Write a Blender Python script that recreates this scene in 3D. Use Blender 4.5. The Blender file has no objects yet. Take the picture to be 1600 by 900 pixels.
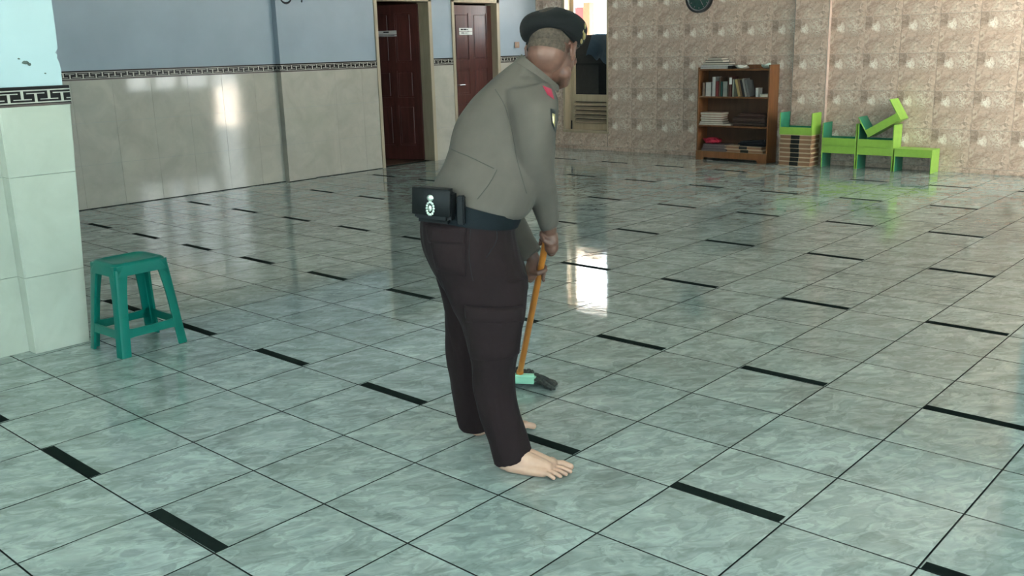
import bpy, bmesh, math, random
from mathutils import Vector, Matrix, noise
from mathutils.bvhtree import BVHTree

scene = bpy.context.scene
COL = scene.collection
rnd = random.Random(7)

# ------------------------------------------------------------------ camera
cam_data = bpy.data.cameras.new('camera')
cam = bpy.data.objects.new('camera', cam_data)
COL.objects.link(cam)
cam.location = (3.5495, -1.2741, 1.4169)
cam.rotation_mode = 'XYZ'
cam.rotation_euler = (1.323086, 0.025261, 0.726196)
cam_data.sensor_fit = 'HORIZONTAL'
cam_data.sensor_width = 36.0
cam_data.lens = 1483.784 / 1600 * 36.0
cam_data.clip_start = 0.05
cam_data.clip_end = 200
scene.camera = cam

# ------------------------------------------------------------------ sky and exposure
SKY = 5.6
world = bpy.data.worlds.new('overcast_sky')
scene.world = world
world.use_nodes = True
bgn = world.node_tree.nodes['Background']
bgn.inputs['Color'].default_value = (0.88, 0.97, 1.0, 1)
bgn.inputs['Strength'].default_value = SKY
sun_data = bpy.data.lights.new('sun', 'SUN')
sun_data.energy = 112.0; sun_data.color = (1.0, 0.86, 0.72); sun_data.angle = math.radians(1.0)
sun = bpy.data.objects.new('sun', sun_data); COL.objects.link(sun)
sun.location = (-10, 2, 20)
sun.rotation_euler = (0, math.radians(-28), 0)      # high sun from beyond the left wall, lighting the yard on the right
scene.view_settings.view_transform = 'Standard'
scene.view_settings.look = 'None'
scene.view_settings.gamma = 1
scene.view_settings.use_curve_mapping = False
scene.view_settings.exposure = 0.80

# room extents in metres (x along the back wall, y away from the camera)
XL, XR, YF, YB, ZC = -5.60, 6.30, -3.80, 9.50, 3.30
# daylight openings: (lo, hi, z0, z1)
OPEN_RIGHT = [(-3.2, -1.1, 0.35, 2.8), (-0.8, 1.3, 0.35, 2.8), (4.5, 6.3, 0.95, 2.7)]
OPEN_REAR = [(0.4, 2.8, 0.7, 2.7), (3.1, 5.5, 0.7, 2.7)]
XA, YA = 1.74, 6.95                        # unseen wall jog added beyond YA so side openings light the back wall
OPEN_SIDE = [(7.05, 7.50, 0.85, 3.0), (7.58, 8.03, 0.85, 3.0), (8.12, 8.66, 0.85, 3.0), (8.74, 9.32, 0.0, 3.0)]
WIN = (-5.03, -4.29, 0.235, 2.30)          # window in the back wall

def portal(name, loc, rot, sx, sy):
    l = bpy.data.lights.new(name, 'AREA')
    l.shape = 'RECTANGLE'; l.size = sx; l.size_y = sy
    l.cycles.is_portal = True
    o = bpy.data.objects.new(name, l); COL.objects.link(o)
    o.location = loc; o.rotation_euler = rot
for a, b, z0, z1 in OPEN_RIGHT:
    portal('window_daylight', (XR + 0.16, (a + b) / 2, (z0 + z1) / 2), (0, math.pi / 2, 0), z1 - z0, b - a)
for a, b, z0, z1 in OPEN_REAR:
    portal('window_daylight', ((a + b) / 2, YF - 0.16, (z0 + z1) / 2), (math.pi / 2, 0, 0), b - a, z1 - z0)
for a, b, z0, z1 in OPEN_SIDE:
    portal('window_daylight', (XA + 0.16, (a + b) / 2, (z0 + z1) / 2), (0, math.pi / 2, 0), z1 - z0, b - a)
a, b, z0, z1 = WIN
portal('window_daylight', ((a + b) / 2, YB + 0.24, (1.55 + z1) / 2), (-math.pi / 2, 0, 0), b - a, z1 - 1.55)

# ------------------------------------------------------------------ materials
class NT:
    def __init__(s, m):
        s.t = m.node_tree; s.n = s.t.nodes; s.l = s.t.links
    def add(s, kind, **kw):
        n = s.n.new(kind)
        for k, v in kw.items():
            setattr(n, k, v)
        return n
    def link(s, a, b):
        s.l.new(a, b)
    def val(s, sock, v):
        if hasattr(v, 'is_output'): s.l.new(v, sock)
        else: sock.default_value = v
    def math(s, op, a, b=0.0, c=None, clamp=False):
        n = s.add('ShaderNodeMath', operation=op, use_clamp=clamp)
        s.val(n.inputs[0], a); s.val(n.inputs[1], b)
        if c is not None: s.val(n.inputs[2], c)
        return n.outputs[0]
    def vmath(s, op, a, b=(0, 0, 0)):
        n = s.add('ShaderNodeVectorMath', operation=op)
        s.val(n.inputs[0], a); s.val(n.inputs[1], b)
        return n.outputs['Value'] if op in ('LENGTH', 'DISTANCE', 'DOT_PRODUCT') else n.outputs[0]
    def noise(s, vec, scale, detail=3.0, rough=0.5, dist=0.0, col=False):
        n = s.add('ShaderNodeTexNoise')
        if vec is not None: s.link(vec, n.inputs['Vector'])
        n.inputs['Scale'].default_value = scale; n.inputs['Detail'].default_value = detail
        n.inputs['Roughness'].default_value = rough; n.inputs['Distortion'].default_value = dist
        return n.outputs['Color'] if col else n.outputs['Fac']
    def ramp(s, fac, stops):
        n = s.add('ShaderNodeValToRGB')
        s.link(fac, n.inputs[0])
        e = n.color_ramp.elements
        while len(e) < len(stops): e.new(0.5)
        for k, (p, c) in enumerate(stops):
            e[k].position = p
            e[k].color = (c, c, c, 1) if isinstance(c, (int, float)) else (*c[:3], 1)
        return n.outputs[0]
    def mix(s, fac, a, b, mode='MIX'):
        n = s.add('ShaderNodeMix', data_type='RGBA', blend_type=mode)
        s.val(n.inputs[0], fac)
        for sock, v in ((n.inputs[6], a), (n.inputs[7], b)):
            if hasattr(v, 'is_output'): s.link(v, sock)
            else: sock.default_value = (*v[:3], 1)
        return n.outputs[2]
    def bump(s, h, strength=0.3, dist=0.01):
        n = s.add('ShaderNodeBump')
        s.link(h, n.inputs['Height'])
        n.inputs['Strength'].default_value = strength; n.inputs['Distance'].default_value = dist
        return n.outputs[0]
    def pos(s):
        return s.add('ShaderNodeNewGeometry').outputs['Position']
    def obj(s):
        return s.add('ShaderNodeTexCoord').outputs['Object']

def base_mat(name, color=(0.5, 0.5, 0.5), rough=0.5, metallic=0.0, spec=0.5, ior=1.5):
    m = bpy.data.materials.new(name); m.use_nodes = True
    b = m.node_tree.nodes['Principled BSDF']
    b.inputs['Base Color'].default_value = (*color, 1)
    b.inputs['Roughness'].default_value = rough
    b.inputs['Metallic'].default_value = metallic
    b.inputs['Specular IOR Level'].default_value = spec
    b.inputs['IOR'].default_value = ior
    m.diffuse_color = (*color, 1)
    return m, b, NT(m)

def simple(name, color, rough=0.5, metallic=0.0, var=0.12, scale=18.0, spec=0.5, bump=0.0, bscale=60.0):
    """plain coloured material with a little procedural mottling"""
    m, b, t = base_mat(name, color, rough, metallic, spec)
    o = t.obj()
    f = t.noise(o, scale, 3.0)
    lo = tuple(max(0, c * (1 - var)) for c in color); hi = tuple(min(1, c * (1 + var)) for c in color)
    t.link(t.ramp(f, [(0.3, lo), (0.7, hi)]), b.inputs['Base Color'])
    if bump:
        t.link(t.bump(t.noise(o, bscale, 3.0), bump, 0.004), b.inputs['Normal'])
    return m

M = {}
def mk_floor_tile():
    m, b, t = base_mat('glazed_floor_tile', (0.4, 0.47, 0.44), 0.09)
    p = t.pos()
    sc = t.add('ShaderNodeVectorMath', operation='SCALE'); t.link(p, sc.inputs[0]); sc.inputs['Scale'].default_value = 2.5
    fl = t.vmath('FLOOR', sc.outputs[0])
    sep = t.add('ShaderNodeSeparateXYZ'); t.link(fl, sep.inputs[0])
    cmb = t.add('ShaderNodeCombineXYZ'); t.link(sep.outputs[0], cmb.inputs[0]); t.link(sep.outputs[1], cmb.inputs[1])
    wn = t.add('ShaderNodeTexWhiteNoise', noise_dimensions='2D'); t.link(cmb.outputs[0], wn.inputs['Vector'])
    off = t.add('ShaderNodeVectorMath', operation='MULTIPLY_ADD')
    t.link(wn.outputs['Color'], off.inputs[0]); off.inputs[1].default_value = (9, 9, 9); t.link(p, off.inputs[2])
    # stretch the marbling diagonally
    mp = t.add('ShaderNodeMapping'); t.link(off.outputs[0], mp.inputs[0])
    mp.inputs['Rotation'].default_value = (0, 0, -0.726)
    m2 = t.add('ShaderNodeMapping'); t.link(mp.outputs[0], m2.inputs[0]); m2.inputs['Scale'].default_value = (0.8, 1.5, 1.0)
    v = m2.outputs[0]
    m0 = t.add('ShaderNodeMapping'); t.link(off.outputs[0], m0.inputs[0]); m0.inputs['Rotation'].default_value = (0, 0, -1.12)
    m3 = t.add('ShaderNodeMapping'); t.link(m0.outputs[0], m3.inputs[0]); m3.inputs['Scale'].default_value = (0.62, 1.3, 1.0)
    rip = t.noise(m3.outputs[0], 11.5, 5.0, 0.56, 1.1)
    big = t.noise(v, 4.6, 4.0, 0.5, 1.2)
    fine = t.noise(v, 8.5, 4.0, 0.5, 1.4)
    vein = t.noise(v, 4.2, 3.0, 0.5, 1.5)
    vm = t.math('ABSOLUTE', t.math('SUBTRACT', vein, 0.5))
    vmask = t.ramp(vm, [(0.0, 1.0), (0.022, 0.0)])
    c = t.ramp(big, [(0.30, (0.208, 0.248, 0.236)), (0.50, (0.270, 0.325, 0.312)), (0.72, (0.350, 0.412, 0.398))])
    c = t.mix(t.ramp(fine, [(0.45, 0.0), (0.8, 0.55)]), c, (0.42, 0.475, 0.455))
    c = t.mix(t.math('MULTIPLY', vmask, 0.30), c, (0.165, 0.20, 0.18))
    emb = t.ramp(rip, [(0.36, 0.50), (0.455, 0.34), (0.490, 0.50), (0.525, 0.70), (0.62, 0.50)])
    c = t.mix(0.48, c, emb, 'OVERLAY')
    tone = t.math('MULTIPLY_ADD', wn.outputs['Value'], 0.14, 0.93)
    tn = t.add('ShaderNodeVectorMath', operation='SCALE'); t.link(c, tn.inputs[0]); t.link(tone, tn.inputs['Scale'])
    t.link(tn.outputs[0], b.inputs['Base Color'])
    t.link(t.ramp(fine, [(0.3, 0.035), (0.7, 0.075)]), b.inputs['Roughness'])
    wav = t.noise(v, 9.0, 3.0, 0.5, 0.6)
    t.link(t.bump(wav, 0.06, 0.01), b.inputs['Normal'])
    return m
M['floor_tile'] = mk_floor_tile()
M['floor_tile'].node_tree.nodes['Principled BSDF'].inputs['IOR'].default_value = 1.68
M['grout'] = simple('dark_grout', (0.018, 0.022, 0.019), 0.9, spec=0.1)
M['grout_light'] = simple('light_grout', (0.36, 0.35, 0.32), 0.8)
M['tape'] = simple('black_marker_tape', (0.014, 0.020, 0.018), 0.9, bump=0.1, spec=0.0)

def mk_rock_tile():
    m, b, t = base_mat('printed_rock_tile', (0.4, 0.33, 0.26), 0.38)
    o = t.obj()                                   # x 0..0.4 across, z 0..0.4 up
    warp = t.noise(o, 14.0, 4.0, 0.55, 0.4, col=True)
    wv = t.add('ShaderNodeVectorMath', operation='MULTIPLY_ADD')
    t.link(warp, wv.inputs[0]); wv.inputs[1].default_value = (0.10, 0.0, 0.10); t.link(o, wv.inputs[2])
    w = t.vmath('SUBTRACT', wv.outputs[0], (0.05, 0, 0.05))
    flat = t.vmath('MULTIPLY', w, (1, 0, 1))
    def blob(x, z, r0, r1):
        return t.ramp(t.math('DIVIDE', t.vmath('DISTANCE', flat, (x, 0, z)), r1), [(r0 / r1, 1.0), (1.0, 0.0)])
    n1 = t.noise(w, 10.0, 6.0, 0.66, 1.6)
    n2 = t.noise(w, 34.0, 5.0, 0.65, 1.2)
    n3 = t.noise(w, 17.0, 4.0, 0.6, 2.0)
    c = t.ramp(n1, [(0.30, (0.39, 0.265, 0.205)), (0.46, (0.54, 0.392, 0.315)), (0.58, (0.67, 0.51, 0.42)), (0.70, (0.79, 0.655, 0.56))])
    c = t.mix(t.math('MULTIPLY', t.ramp(n2, [(0.48, 0.0), (0.70, 1.0)]), 0.5), c, (0.66, 0.58, 0.48))
    c = t.mix(t.math('MULTIPLY', t.ramp(n3, [(0.33, 1.0), (0.47, 0.0)]), 0.7), c, (0.24, 0.158, 0.112))
    c = t.mix(t.math('MULTIPLY', blob(0.035, 0.345, 0.04, 0.085), t.ramp(n3, [(0.40, 0.70), (0.66, 0.22)])), c, (0.225, 0.155, 0.110))
    c = t.mix(t.math('MULTIPLY', blob(0.29, 0.32, 0.05, 0.14), t.ramp(n2, [(0.46, 0.0), (0.55, 0.85)])), c, (0.80, 0.735, 0.64))
    c = t.mix(t.math('MULTIPLY', blob(0.12, 0.285, 0.025, 0.06), t.ramp(n2, [(0.42, 0.15), (0.50, 1.0)])), c, (0.92, 0.86, 0.78))
    c = t.mix(t.math('MULTIPLY', blob(0.20, 0.02, 0.03, 0.16), t.ramp(n2, [(0.44, 0.0), (0.62, 0.7)])), c, (0.72, 0.65, 0.55))
    ring = t.math('ABSOLUTE', t.math('SUBTRACT', t.vmath('DISTANCE', flat, (0.02, 0, 0.165)), 0.035))
    c = t.mix(t.math('MULTIPLY', t.ramp(ring, [(0.0, 1.0), (0.013, 0.0)]), 0.5), c, (0.76, 0.68, 0.57))
    t.link(c, b.inputs['Base Color'])
    h = t.math('ADD', t.math('MULTIPLY', n1, 0.6), t.math('MULTIPLY', n2, 0.5))
    t.link(t.bump(h, 0.8, 0.014), b.inputs['Normal'])
    t.link(t.ramp(n2, [(0.3, 0.28), (0.7, 0.45)]), b.inputs['Roughness'])
    return m
M['rock'] = mk_rock_tile()

def mk_wall_tile(name, lo, hi, rough):
    m, b, t = base_mat(name, hi, rough)
    p = t.pos()
    n = t.noise(p, 3.2, 4.0, 0.55, 0.9)
    n2 = t.noise(p, 14.0, 3.0, 0.5, 0.4)
    c = t.ramp(n, [(0.3, lo), (0.7, hi)])
    c = t.mix(t.math('MULTIPLY', t.ramp(n2, [(0.5, 0.0), (0.75, 1.0)]), 0.15), c, tuple(x * 0.8 for x in lo))
    t.link(c, b.inputs['Base Color'])
    t.link(t.bump(t.noise(p, 5.0, 2.0), 0.05, 0.01), b.inputs['Normal'])
    return m
M['wall_tile'] = mk_wall_tile('glazed_cream_wall_tile', (0.43, 0.405, 0.35), (0.52, 0.49, 0.425), 0.07)
M['column_tile'] = mk_wall_tile('pale_green_column_tile', (0.50, 0.53, 0.45), (0.58, 0.61, 0.53), 0.16)

def mk_plaster(name, col, var=0.06):
    m, b, t = base_mat(name, col, 0.6)
    p = t.pos()
    n = t.noise(p, 2.2, 4.0, 0.5)
    lo = tuple(c * (1 - var) for c in col); hi = tuple(min(1, c * (1 + var)) for c in col)
    t.link(t.ramp(n, [(0.3, lo), (0.7, hi)]), b.inputs['Base Color'])
    t.link(t.bump(t.noise(p, 45.0, 3.0), 0.06, 0.004), b.inputs['Normal'])
    return m
M['plaster_blue'] = mk_plaster('pale_blue_wall_paint', (0.335, 0.405, 0.475))
M['plaster_cyan'] = mk_plaster('pale_cyan_column_paint', (0.475, 0.625, 0.665), 0.04)
M['plaster_white'] = mk_plaster('white_wall_paint', (0.66, 0.72, 0.70))
M['ceiling'] = mk_plaster('white_ceiling_paint', (0.72, 0.76, 0.75))
M['exposed'] = simple('exposed_grey_cement', (0.10, 0.13, 0.12), 0.9, bump=0.5)
M['band_dark'] = simple('dark_brown_border_tile', (0.012, 0.009, 0.008), 0.3, spec=0.2)
M['band_brown'] = simple('brown_border_line', (0.10, 0.07, 0.06), 0.3)
M['band_cream'] = simple('cream_border_glaze', (0.50, 0.48, 0.42), 0.35, spec=0.3)
M['concrete'] = simple('outdoor_concrete', (0.42, 0.405, 0.385), 0.9, scale=2.0)

def mk_wood(name, lo, hi, rough=0.4, axis='z', scale=16.0):
    m, b, t = base_mat(name, hi, rough)
    mp = t.add('ShaderNodeMapping'); t.link(t.obj(), mp.inputs[0])
    s = {'x': (0.12, 1, 1), 'y': (1, 0.12, 1), 'z': (1, 1, 0.12)}[axis]
    mp.inputs['Scale'].default_value = s
    n = t.noise(mp.outputs[0], scale, 5.0, 0.6, 0.8)
    t.link(t.ramp(n, [(0.3, lo), (0.7, hi)]), b.inputs['Base Color'])
    t.link(t.bump(n, 0.06, 0.004), b.inputs['Normal'])
    return m
M['door_red'] = mk_wood('reddish_brown_door_wood', (0.060, 0.022, 0.018), (0.120, 0.040, 0.033), 0.30)
M['door_frame'] = mk_wood('tan_painted_door_frame', (0.37, 0.31, 0.22), (0.46, 0.39, 0.28), 0.5)
M['shelf_wood'] = mk_wood('orange_brown_shelf_wood', (0.155, 0.062, 0.022), (0.25, 0.105, 0.040), 0.38)
M['shelf_back'] = mk_wood('dark_brown_shelf_back', (0.070, 0.034, 0.018), (0.105, 0.052, 0.028), 0.55)
M['window_wood'] = mk_wood('beige_window_wood', (0.40, 0.32, 0.22), (0.50, 0.41, 0.29), 0.45)
M['table_wood'] = mk_wood('pale_brown_table_wood', (0.24, 0.125, 0.070), (0.36, 0.20, 0.12), 0.5, 'x')
M['table_edge'] = mk_wood('light_ply_edge', (0.48, 0.36, 0.24), (0.60, 0.46, 0.32), 0.55, 'x')
M['lime'] = simple('lime_green_paint', (0.27, 0.49, 0.075), 0.42, var=0.06)
M['teal'] = simple('teal_green_inner_paint', (0.035, 0.27, 0.165), 0.42, var=0.08)
M['plastic_green'] = simple('teal_green_plastic', (0.001, 0.150, 0.112), 0.36, var=0.05, spec=0.25)
M['skin'] = None
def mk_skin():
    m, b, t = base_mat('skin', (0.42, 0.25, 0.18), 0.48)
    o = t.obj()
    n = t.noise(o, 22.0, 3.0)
    shaded = t.ramp(n, [(0.3, (0.118, 0.054, 0.038)), (0.7, (0.165, 0.078, 0.055))])
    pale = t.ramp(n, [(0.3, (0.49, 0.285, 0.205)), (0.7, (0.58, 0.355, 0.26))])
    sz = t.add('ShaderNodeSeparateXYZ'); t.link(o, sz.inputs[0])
    c = t.mix(t.ramp(sz.outputs[2], [(0.15, 0.0), (0.35, 1.0)]), pale, shaded)  # shade on head and hands, light on feet, put into colour by height
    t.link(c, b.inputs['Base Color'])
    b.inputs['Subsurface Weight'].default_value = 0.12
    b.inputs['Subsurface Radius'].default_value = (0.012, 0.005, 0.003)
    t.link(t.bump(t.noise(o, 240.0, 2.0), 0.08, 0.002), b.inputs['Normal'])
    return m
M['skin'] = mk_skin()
def mk_cloth(name, col, var=0.10, weave=900.0, fold=0.25):
    m, b, t = base_mat(name, col, 0.85, spec=0.25)
    o = t.obj()
    n = t.noise(o, 8.0, 4.0, 0.55, 0.4)
    lo = tuple(c * (1 - var) for c in col); hi = tuple(c * (1 + var) for c in col)
    t.link(t.ramp(n, [(0.3, lo), (0.7, hi)]), b.inputs['Base Color'])
    mp = t.add('ShaderNodeMapping'); t.link(o, mp.inputs[0]); mp.inputs['Scale'].default_value = (1, 1, 0.45)
    mp.inputs['Rotation'].default_value = (0, 0.5, 0)
    h = t.math('ADD', t.math('MULTIPLY', t.noise(mp.outputs[0], 9.0, 2.0, 0.45, 0.9), 1.0), t.math('MULTIPLY', t.noise(o, weave, 1.0), 0.03))
    t.link(t.bump(h, fold, 0.03), b.inputs['Normal'])
    b.inputs['Sheen Weight'].default_value = 0.02
    return m
M['shirt'] = mk_cloth('grey_brown_shirt_cloth', (0.105, 0.089, 0.075))
M['shirt_seam'] = simple('shirt_seam_shadow_thread', (0.05, 0.045, 0.038), 0.9)
M['trousers'] = mk_cloth('dark_brown_trouser_cloth', (0.0150, 0.0066, 0.0072), fold=0.35)
M['trouser_seam'] = simple('black_trouser_thread', (0.012, 0.010, 0.011), 0.9)
M['beret'] = mk_cloth('black_felt', (0.0045, 0.0050, 0.0055), fold=0.2)
M['leather'] = simple('black_leather', (0.0050, 0.0058, 0.0065), 0.5, spec=0.25, bump=0.15, bscale=200)
M['webbing'] = simple('black_nylon_webbing', (0.007, 0.0105, 0.013), 0.75, spec=0.15, bump=0.3, bscale=400)
M['hair'] = simple('cropped_black_hair', (0.070, 0.050, 0.036), 0.85, var=0.4, scale=120, bump=0.4, bscale=500)
M['silver'] = simple('worn_silver_metal', (0.60, 0.66, 0.58), 0.35, 0.85)
M['gold'] = simple('brass_gilt_metal', (0.62, 0.50, 0.25), 0.35, 0.85)
M['red'] = simple('crimson_fabric', (0.30, 0.012, 0.040), 0.7)
M['eye_white'] = simple('eye_white', (0.7, 0.68, 0.64), 0.2)
M['eye_dark'] = simple('dark_brown_iris', (0.03, 0.018, 0.012), 0.15)
M['orange'] = mk_wood('orange_varnished_handle', (0.50, 0.155, 0.020), (0.62, 0.22, 0.035), 0.35)
M['mint'] = simple('mint_green_plastic', (0.28, 0.56, 0.40), 0.35, var=0.05)
M['mop'] = simple('dark_grey_mop_yarn', (0.045, 0.046, 0.040), 0.95, var=0.4, scale=90)
M['white'] = simple('white_card', (0.70, 0.70, 0.68), 0.6, var=0.04)
M['ink'] = simple('black_ink', (0.02, 0.02, 0.022), 0.6)
M['black'] = simple('black_plastic', (0.012, 0.013, 0.013), 0.3)
M['clock_green'] = simple('dark_green_clock_face', (0.020, 0.055, 0.042), 0.25)
M['chrome'] = simple('silver_clock_rim', (0.42, 0.44, 0.43), 0.25, 0.7)
M['dark_panel'] = simple('black_lacquered_panel', (0.008, 0.010, 0.011), 0.45, spec=0.2)
M['dark_panel2'] = simple('charcoal_panel', (0.018, 0.022, 0.023), 0.55, spec=0.2)
M['jacket'] = mk_cloth('blue_grey_cloth', (0.085, 0.125, 0.165), fold=0.5)
M['switch'] = simple('brown_switch_plate', (0.40, 0.24, 0.17), 0.4)
M['outdoor_red'] = simple('red_painted_panel', (0.24, 0.022, 0.026), 0.6)
M['outdoor_brown'] = simple('brown_painted_post', (0.15, 0.070, 0.032), 0.6)
M['outdoor_cream'] = simple('cream_painted_beam', (0.36, 0.29, 0.19), 0.6)

def paper(name, col, rough=0.7):
    if name not in M: M[name] = simple(name, col, rough, var=0.08)
    return M[name]

# ------------------------------------------------------------------ mesh helpers
def box(bm, x0, x1, y0, y1, z0, z1):
    vs = [bm.verts.new((x, y, z)) for z in (z0, z1) for y in (y0, y1) for x in (x0, x1)]
    for f in ((0, 2, 3, 1), (4, 5, 7, 6), (0, 1, 5, 4), (2, 6, 7, 3), (0, 4, 6, 2), (1, 3, 7, 5)):
        bm.faces.new([vs[k] for k in f])
    return vs
def boxes(*bs, bevel=0.0, seg=1):
    bm = bmesh.new()
    for q in bs: box(bm, *q)
    if bevel:
        bmesh.ops.bevel(bm, geom=list(bm.edges), offset=bevel, segments=seg, affect='EDGES', clamp_overlap=True)
    return bm
def loft(bm, rings, cap=True):
    vr = [[bm.verts.new(p) for p in r] for r in rings]
    n = len(rings[0])
    for a, b in zip(vr, vr[1:]):
        for k in range(n):
            bm.faces.new((a[k], a[(k + 1) % n], b[(k + 1) % n], b[k]))
    if cap:
        bm.faces.new(vr[0][::-1]); bm.faces.new(vr[-1])
    return vr
def ering(c, u, v, n=24, p=1.0):
    out = []
    for k in range(n):
        a = 2 * math.pi * k / n
        ca, sa = math.cos(a), math.sin(a)
        if p != 1.0:
            ca = math.copysign(abs(ca) ** p, ca); sa = math.copysign(abs(sa) ** p, sa)
        out.append(Vector(c) + Vector(u) * ca + Vector(v) * sa)
    return out
def tube(bm, pts, rads, n=10, round_caps=True, flat=1.0):
    """tapered tube through points with hemispherical ends"""
    pts = [Vector(p) for p in pts]
    if not hasattr(rads, '__len__'): rads = [rads] * len(pts)
    P, Rr = [], []
    d0 = (pts[1] - pts[0]).normalized(); d1 = (pts[-1] - pts[-2]).normalized()
    if round_caps:
        for a in (80, 50, 22):
            P.append(pts[0] - d0 * rads[0] * math.sin(math.radians(a))); Rr.append(rads[0] * math.cos(math.radians(a)))
    P += pts; Rr += list(rads)
    if round_caps:
        for a in (22, 50, 80):
            P.append(pts[-1] + d1 * rads[-1] * math.sin(math.radians(a))); Rr.append(rads[-1] * math.cos(math.radians(a)))
    ref = Vector((0, 0, 1)) if abs(d0.z) < 0.9 else Vector((1, 0, 0))
    u = ref.cross(d0).normalized()
    rings = []
    for k, p in enumerate(P):
        t = (P[min(k + 1, len(P) - 1)] - P[max(k - 1, 0)]).normalized()
        u = (u - t * u.dot(t)).normalized(); v = t.cross(u)
        rings.append(ering(p, u * Rr[k], v * Rr[k] * flat, n))
    loft(bm, rings)
def ellipsoid(bm, c, r, mtx=None, seg=16, rings=10):
    res = bmesh.ops.create_uvsphere(bm, u_segments=seg, v_segments=rings, radius=1.0)
    mt = (mtx or Matrix.Identity(3))
    for v in res['verts']:
        q = Vector((v.co.x * r[0], v.co.y * r[1], v.co.z * r[2]))
        v.co = mt @ q + Vector(c)
    return res['verts']
def catmull(pts, sub=6):
    pts = [Vector(p) for p in pts]; out = []
    for i in range(len(pts) - 1):
        p0 = pts[max(i - 1, 0)]; p1 = pts[i]; p2 = pts[i + 1]; p3 = pts[min(i + 2, len(pts) - 1)]
        for k in range(sub):
            t = k / sub
            out.append(0.5 * ((2 * p1) + (p2 - p0) * t + (2 * p0 - 5 * p1 + 4 * p2 - p3) * t * t + (3 * p1 - p0 - 3 * p2 + p3) * t ** 3))
    out.append(pts[-1]); return out
def prism(bm, poly, axis, lo, hi):
    """extrude a 2-D outline along an axis: 'y' -> outline is (x, z)"""
    def P(a, b, h): return {'y': (a, h, b), 'x': (h, a, b), 'z': (a, b, h)}[axis]
    A = [bm.verts.new(P(a, b, lo)) for a, b in poly]; B = [bm.verts.new(P(a, b, hi)) for a, b in poly]
    n = len(poly)
    bm.faces.new(A); bm.faces.new(B[::-1])
    for k in range(n): bm.faces.new((A[k], B[k], B[(k + 1) % n], A[(k + 1) % n]))

def to_mesh(bm, name, mat=None, smooth=False, angle=None):
    bmesh.ops.recalc_face_normals(bm, faces=list(bm.faces))
    me = bpy.data.meshes.new(name); bm.to_mesh(me); bm.free()
    if mat is not None: me.materials.append(mat)
    if smooth:
        me.polygons.foreach_set('use_smooth', [True] * len(me.polygons))
        if angle: me.set_sharp_from_angle(angle=math.radians(angle))
    return me
def obj(name, bm, mat=None, parent=None, loc=(0, 0, 0), smooth=False, angle=40, rot=None):
    me = bm if isinstance(bm, bpy.types.Mesh) else to_mesh(bm, name, M[mat] if isinstance(mat, str) else mat, smooth, angle)
    o = bpy.data.objects.new(name, me); COL.objects.link(o)
    o.location = loc
    if rot: o.rotation_euler = rot
    if parent: o.parent = parent
    return o
def empty(name, loc=(0, 0, 0), rotz=0.0):
    o = bpy.data.objects.new(name, None); COL.objects.link(o)
    o.location = loc; o.rotation_euler = (0, 0, rotz); o.empty_display_size = 0.1
    return o
def tag(o, label=None, cat=None, group=None, kind=None):
    if label: o['label'] = label
    if cat: o['category'] = cat
    if group: o['group'] = group
    if kind: o['kind'] = kind
    return o
def struct(o, label, cat):
    return tag(o, label, cat, None, 'structure')
def copy_tree(o, parent=None):
    c = o.copy(); COL.objects.link(c); c.parent = parent
    for ch in list(o.children): copy_tree(ch, c)
    return c
def remesh(bm, name, mat, voxel, smooth_iter=4, fac=0.5, wrinkle=None):
    bmesh.ops.recalc_face_normals(bm, faces=list(bm.faces))
    me = bpy.data.meshes.new('tmp'); bm.to_mesh(me); bm.free()
    o = bpy.data.objects.new('tmp', me); COL.objects.link(o)
    r = o.modifiers.new('r', 'REMESH'); r.mode = 'VOXEL'; r.voxel_size = voxel; r.adaptivity = 0.0
    s = o.modifiers.new('s', 'SMOOTH'); s.factor = fac; s.iterations = smooth_iter
    dg = bpy.context.evaluated_depsgraph_get()
    ev = o.evaluated_get(dg)
    out = bpy.data.meshes.new_from_object(ev)
    out.name = name
    bpy.data.objects.remove(o); bpy.data.meshes.remove(me)
    if wrinkle:
        nv = [v.normal.copy() for v in out.vertices]
        for v, nn in zip(out.vertices, nv):
            v.co += nn * wrinkle(v.co)
    out.materials.clear(); out.materials.append(M[mat])
    out.polygons.foreach_set('use_smooth', [True] * len(out.polygons))
    return out

# ------------------------------------------------------------------ camera projection (only used to rank tiles by visible size)
Rm = cam.rotation_euler.to_matrix()
def project(p):
    q = Rm.transposed() @ (Vector(p) - cam.location)
    if q.z > -0.1: return None
    return (800 + 1483.784 * q.x / -q.z, 450 - 1483.784 * q.y / -q.z)

# ================================================================== FLOOR
T = 0.4
floor = obj('floor', boxes((XL - 0.2, XR + 0.2, YF - 0.2, YB + 0.2, -0.12, -0.004)), 'grout')
struct(floor, 'glossy pale green-grey marbled tile floor with rows of black strips', 'floor')
tile_bm = boxes((0.0029, T - 0.0029, 0.0029, T - 0.0029, -0.006, 0.0))
tile_me = to_mesh(tile_bm, 'floor_tile', M['floor_tile'])
def dark_sides(me):
    me.materials.append(M['grout'])
    for p in me.polygons: p.material_index = 0 if p.normal.z > 0.9 else 1
dark_sides(tile_me)
cells = []
for i in range(-14, 16):
    for j in range(-10, 24):
        x0, y0 = i * T, j * T
        if x0 + T <= XL or x0 >= XR or y0 + T <= YF or y0 >= YB: continue
        c = [project((x, y, 0)) for x, y in ((x0, y0), (x0 + T, y0), (x0 + T, y0 + T), (x0, y0 + T))]
        area = 0.0
        if all(c):
            cx = sum(q[0] for q in c) / 4; cy = sum(q[1] for q in c) / 4
            if -60 < cx < 1660 and -40 < cy < 960:
                area = 0.5 * abs(sum(c[k][0] * c[(k + 1) % 4][1] - c[(k + 1) % 4][0] * c[k][1] for k in range(4)))
                if cx < 120 and cy < 540: area *= 0.0
        cells.append((area, x0, y0))
cells.sort(reverse=True)
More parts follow.
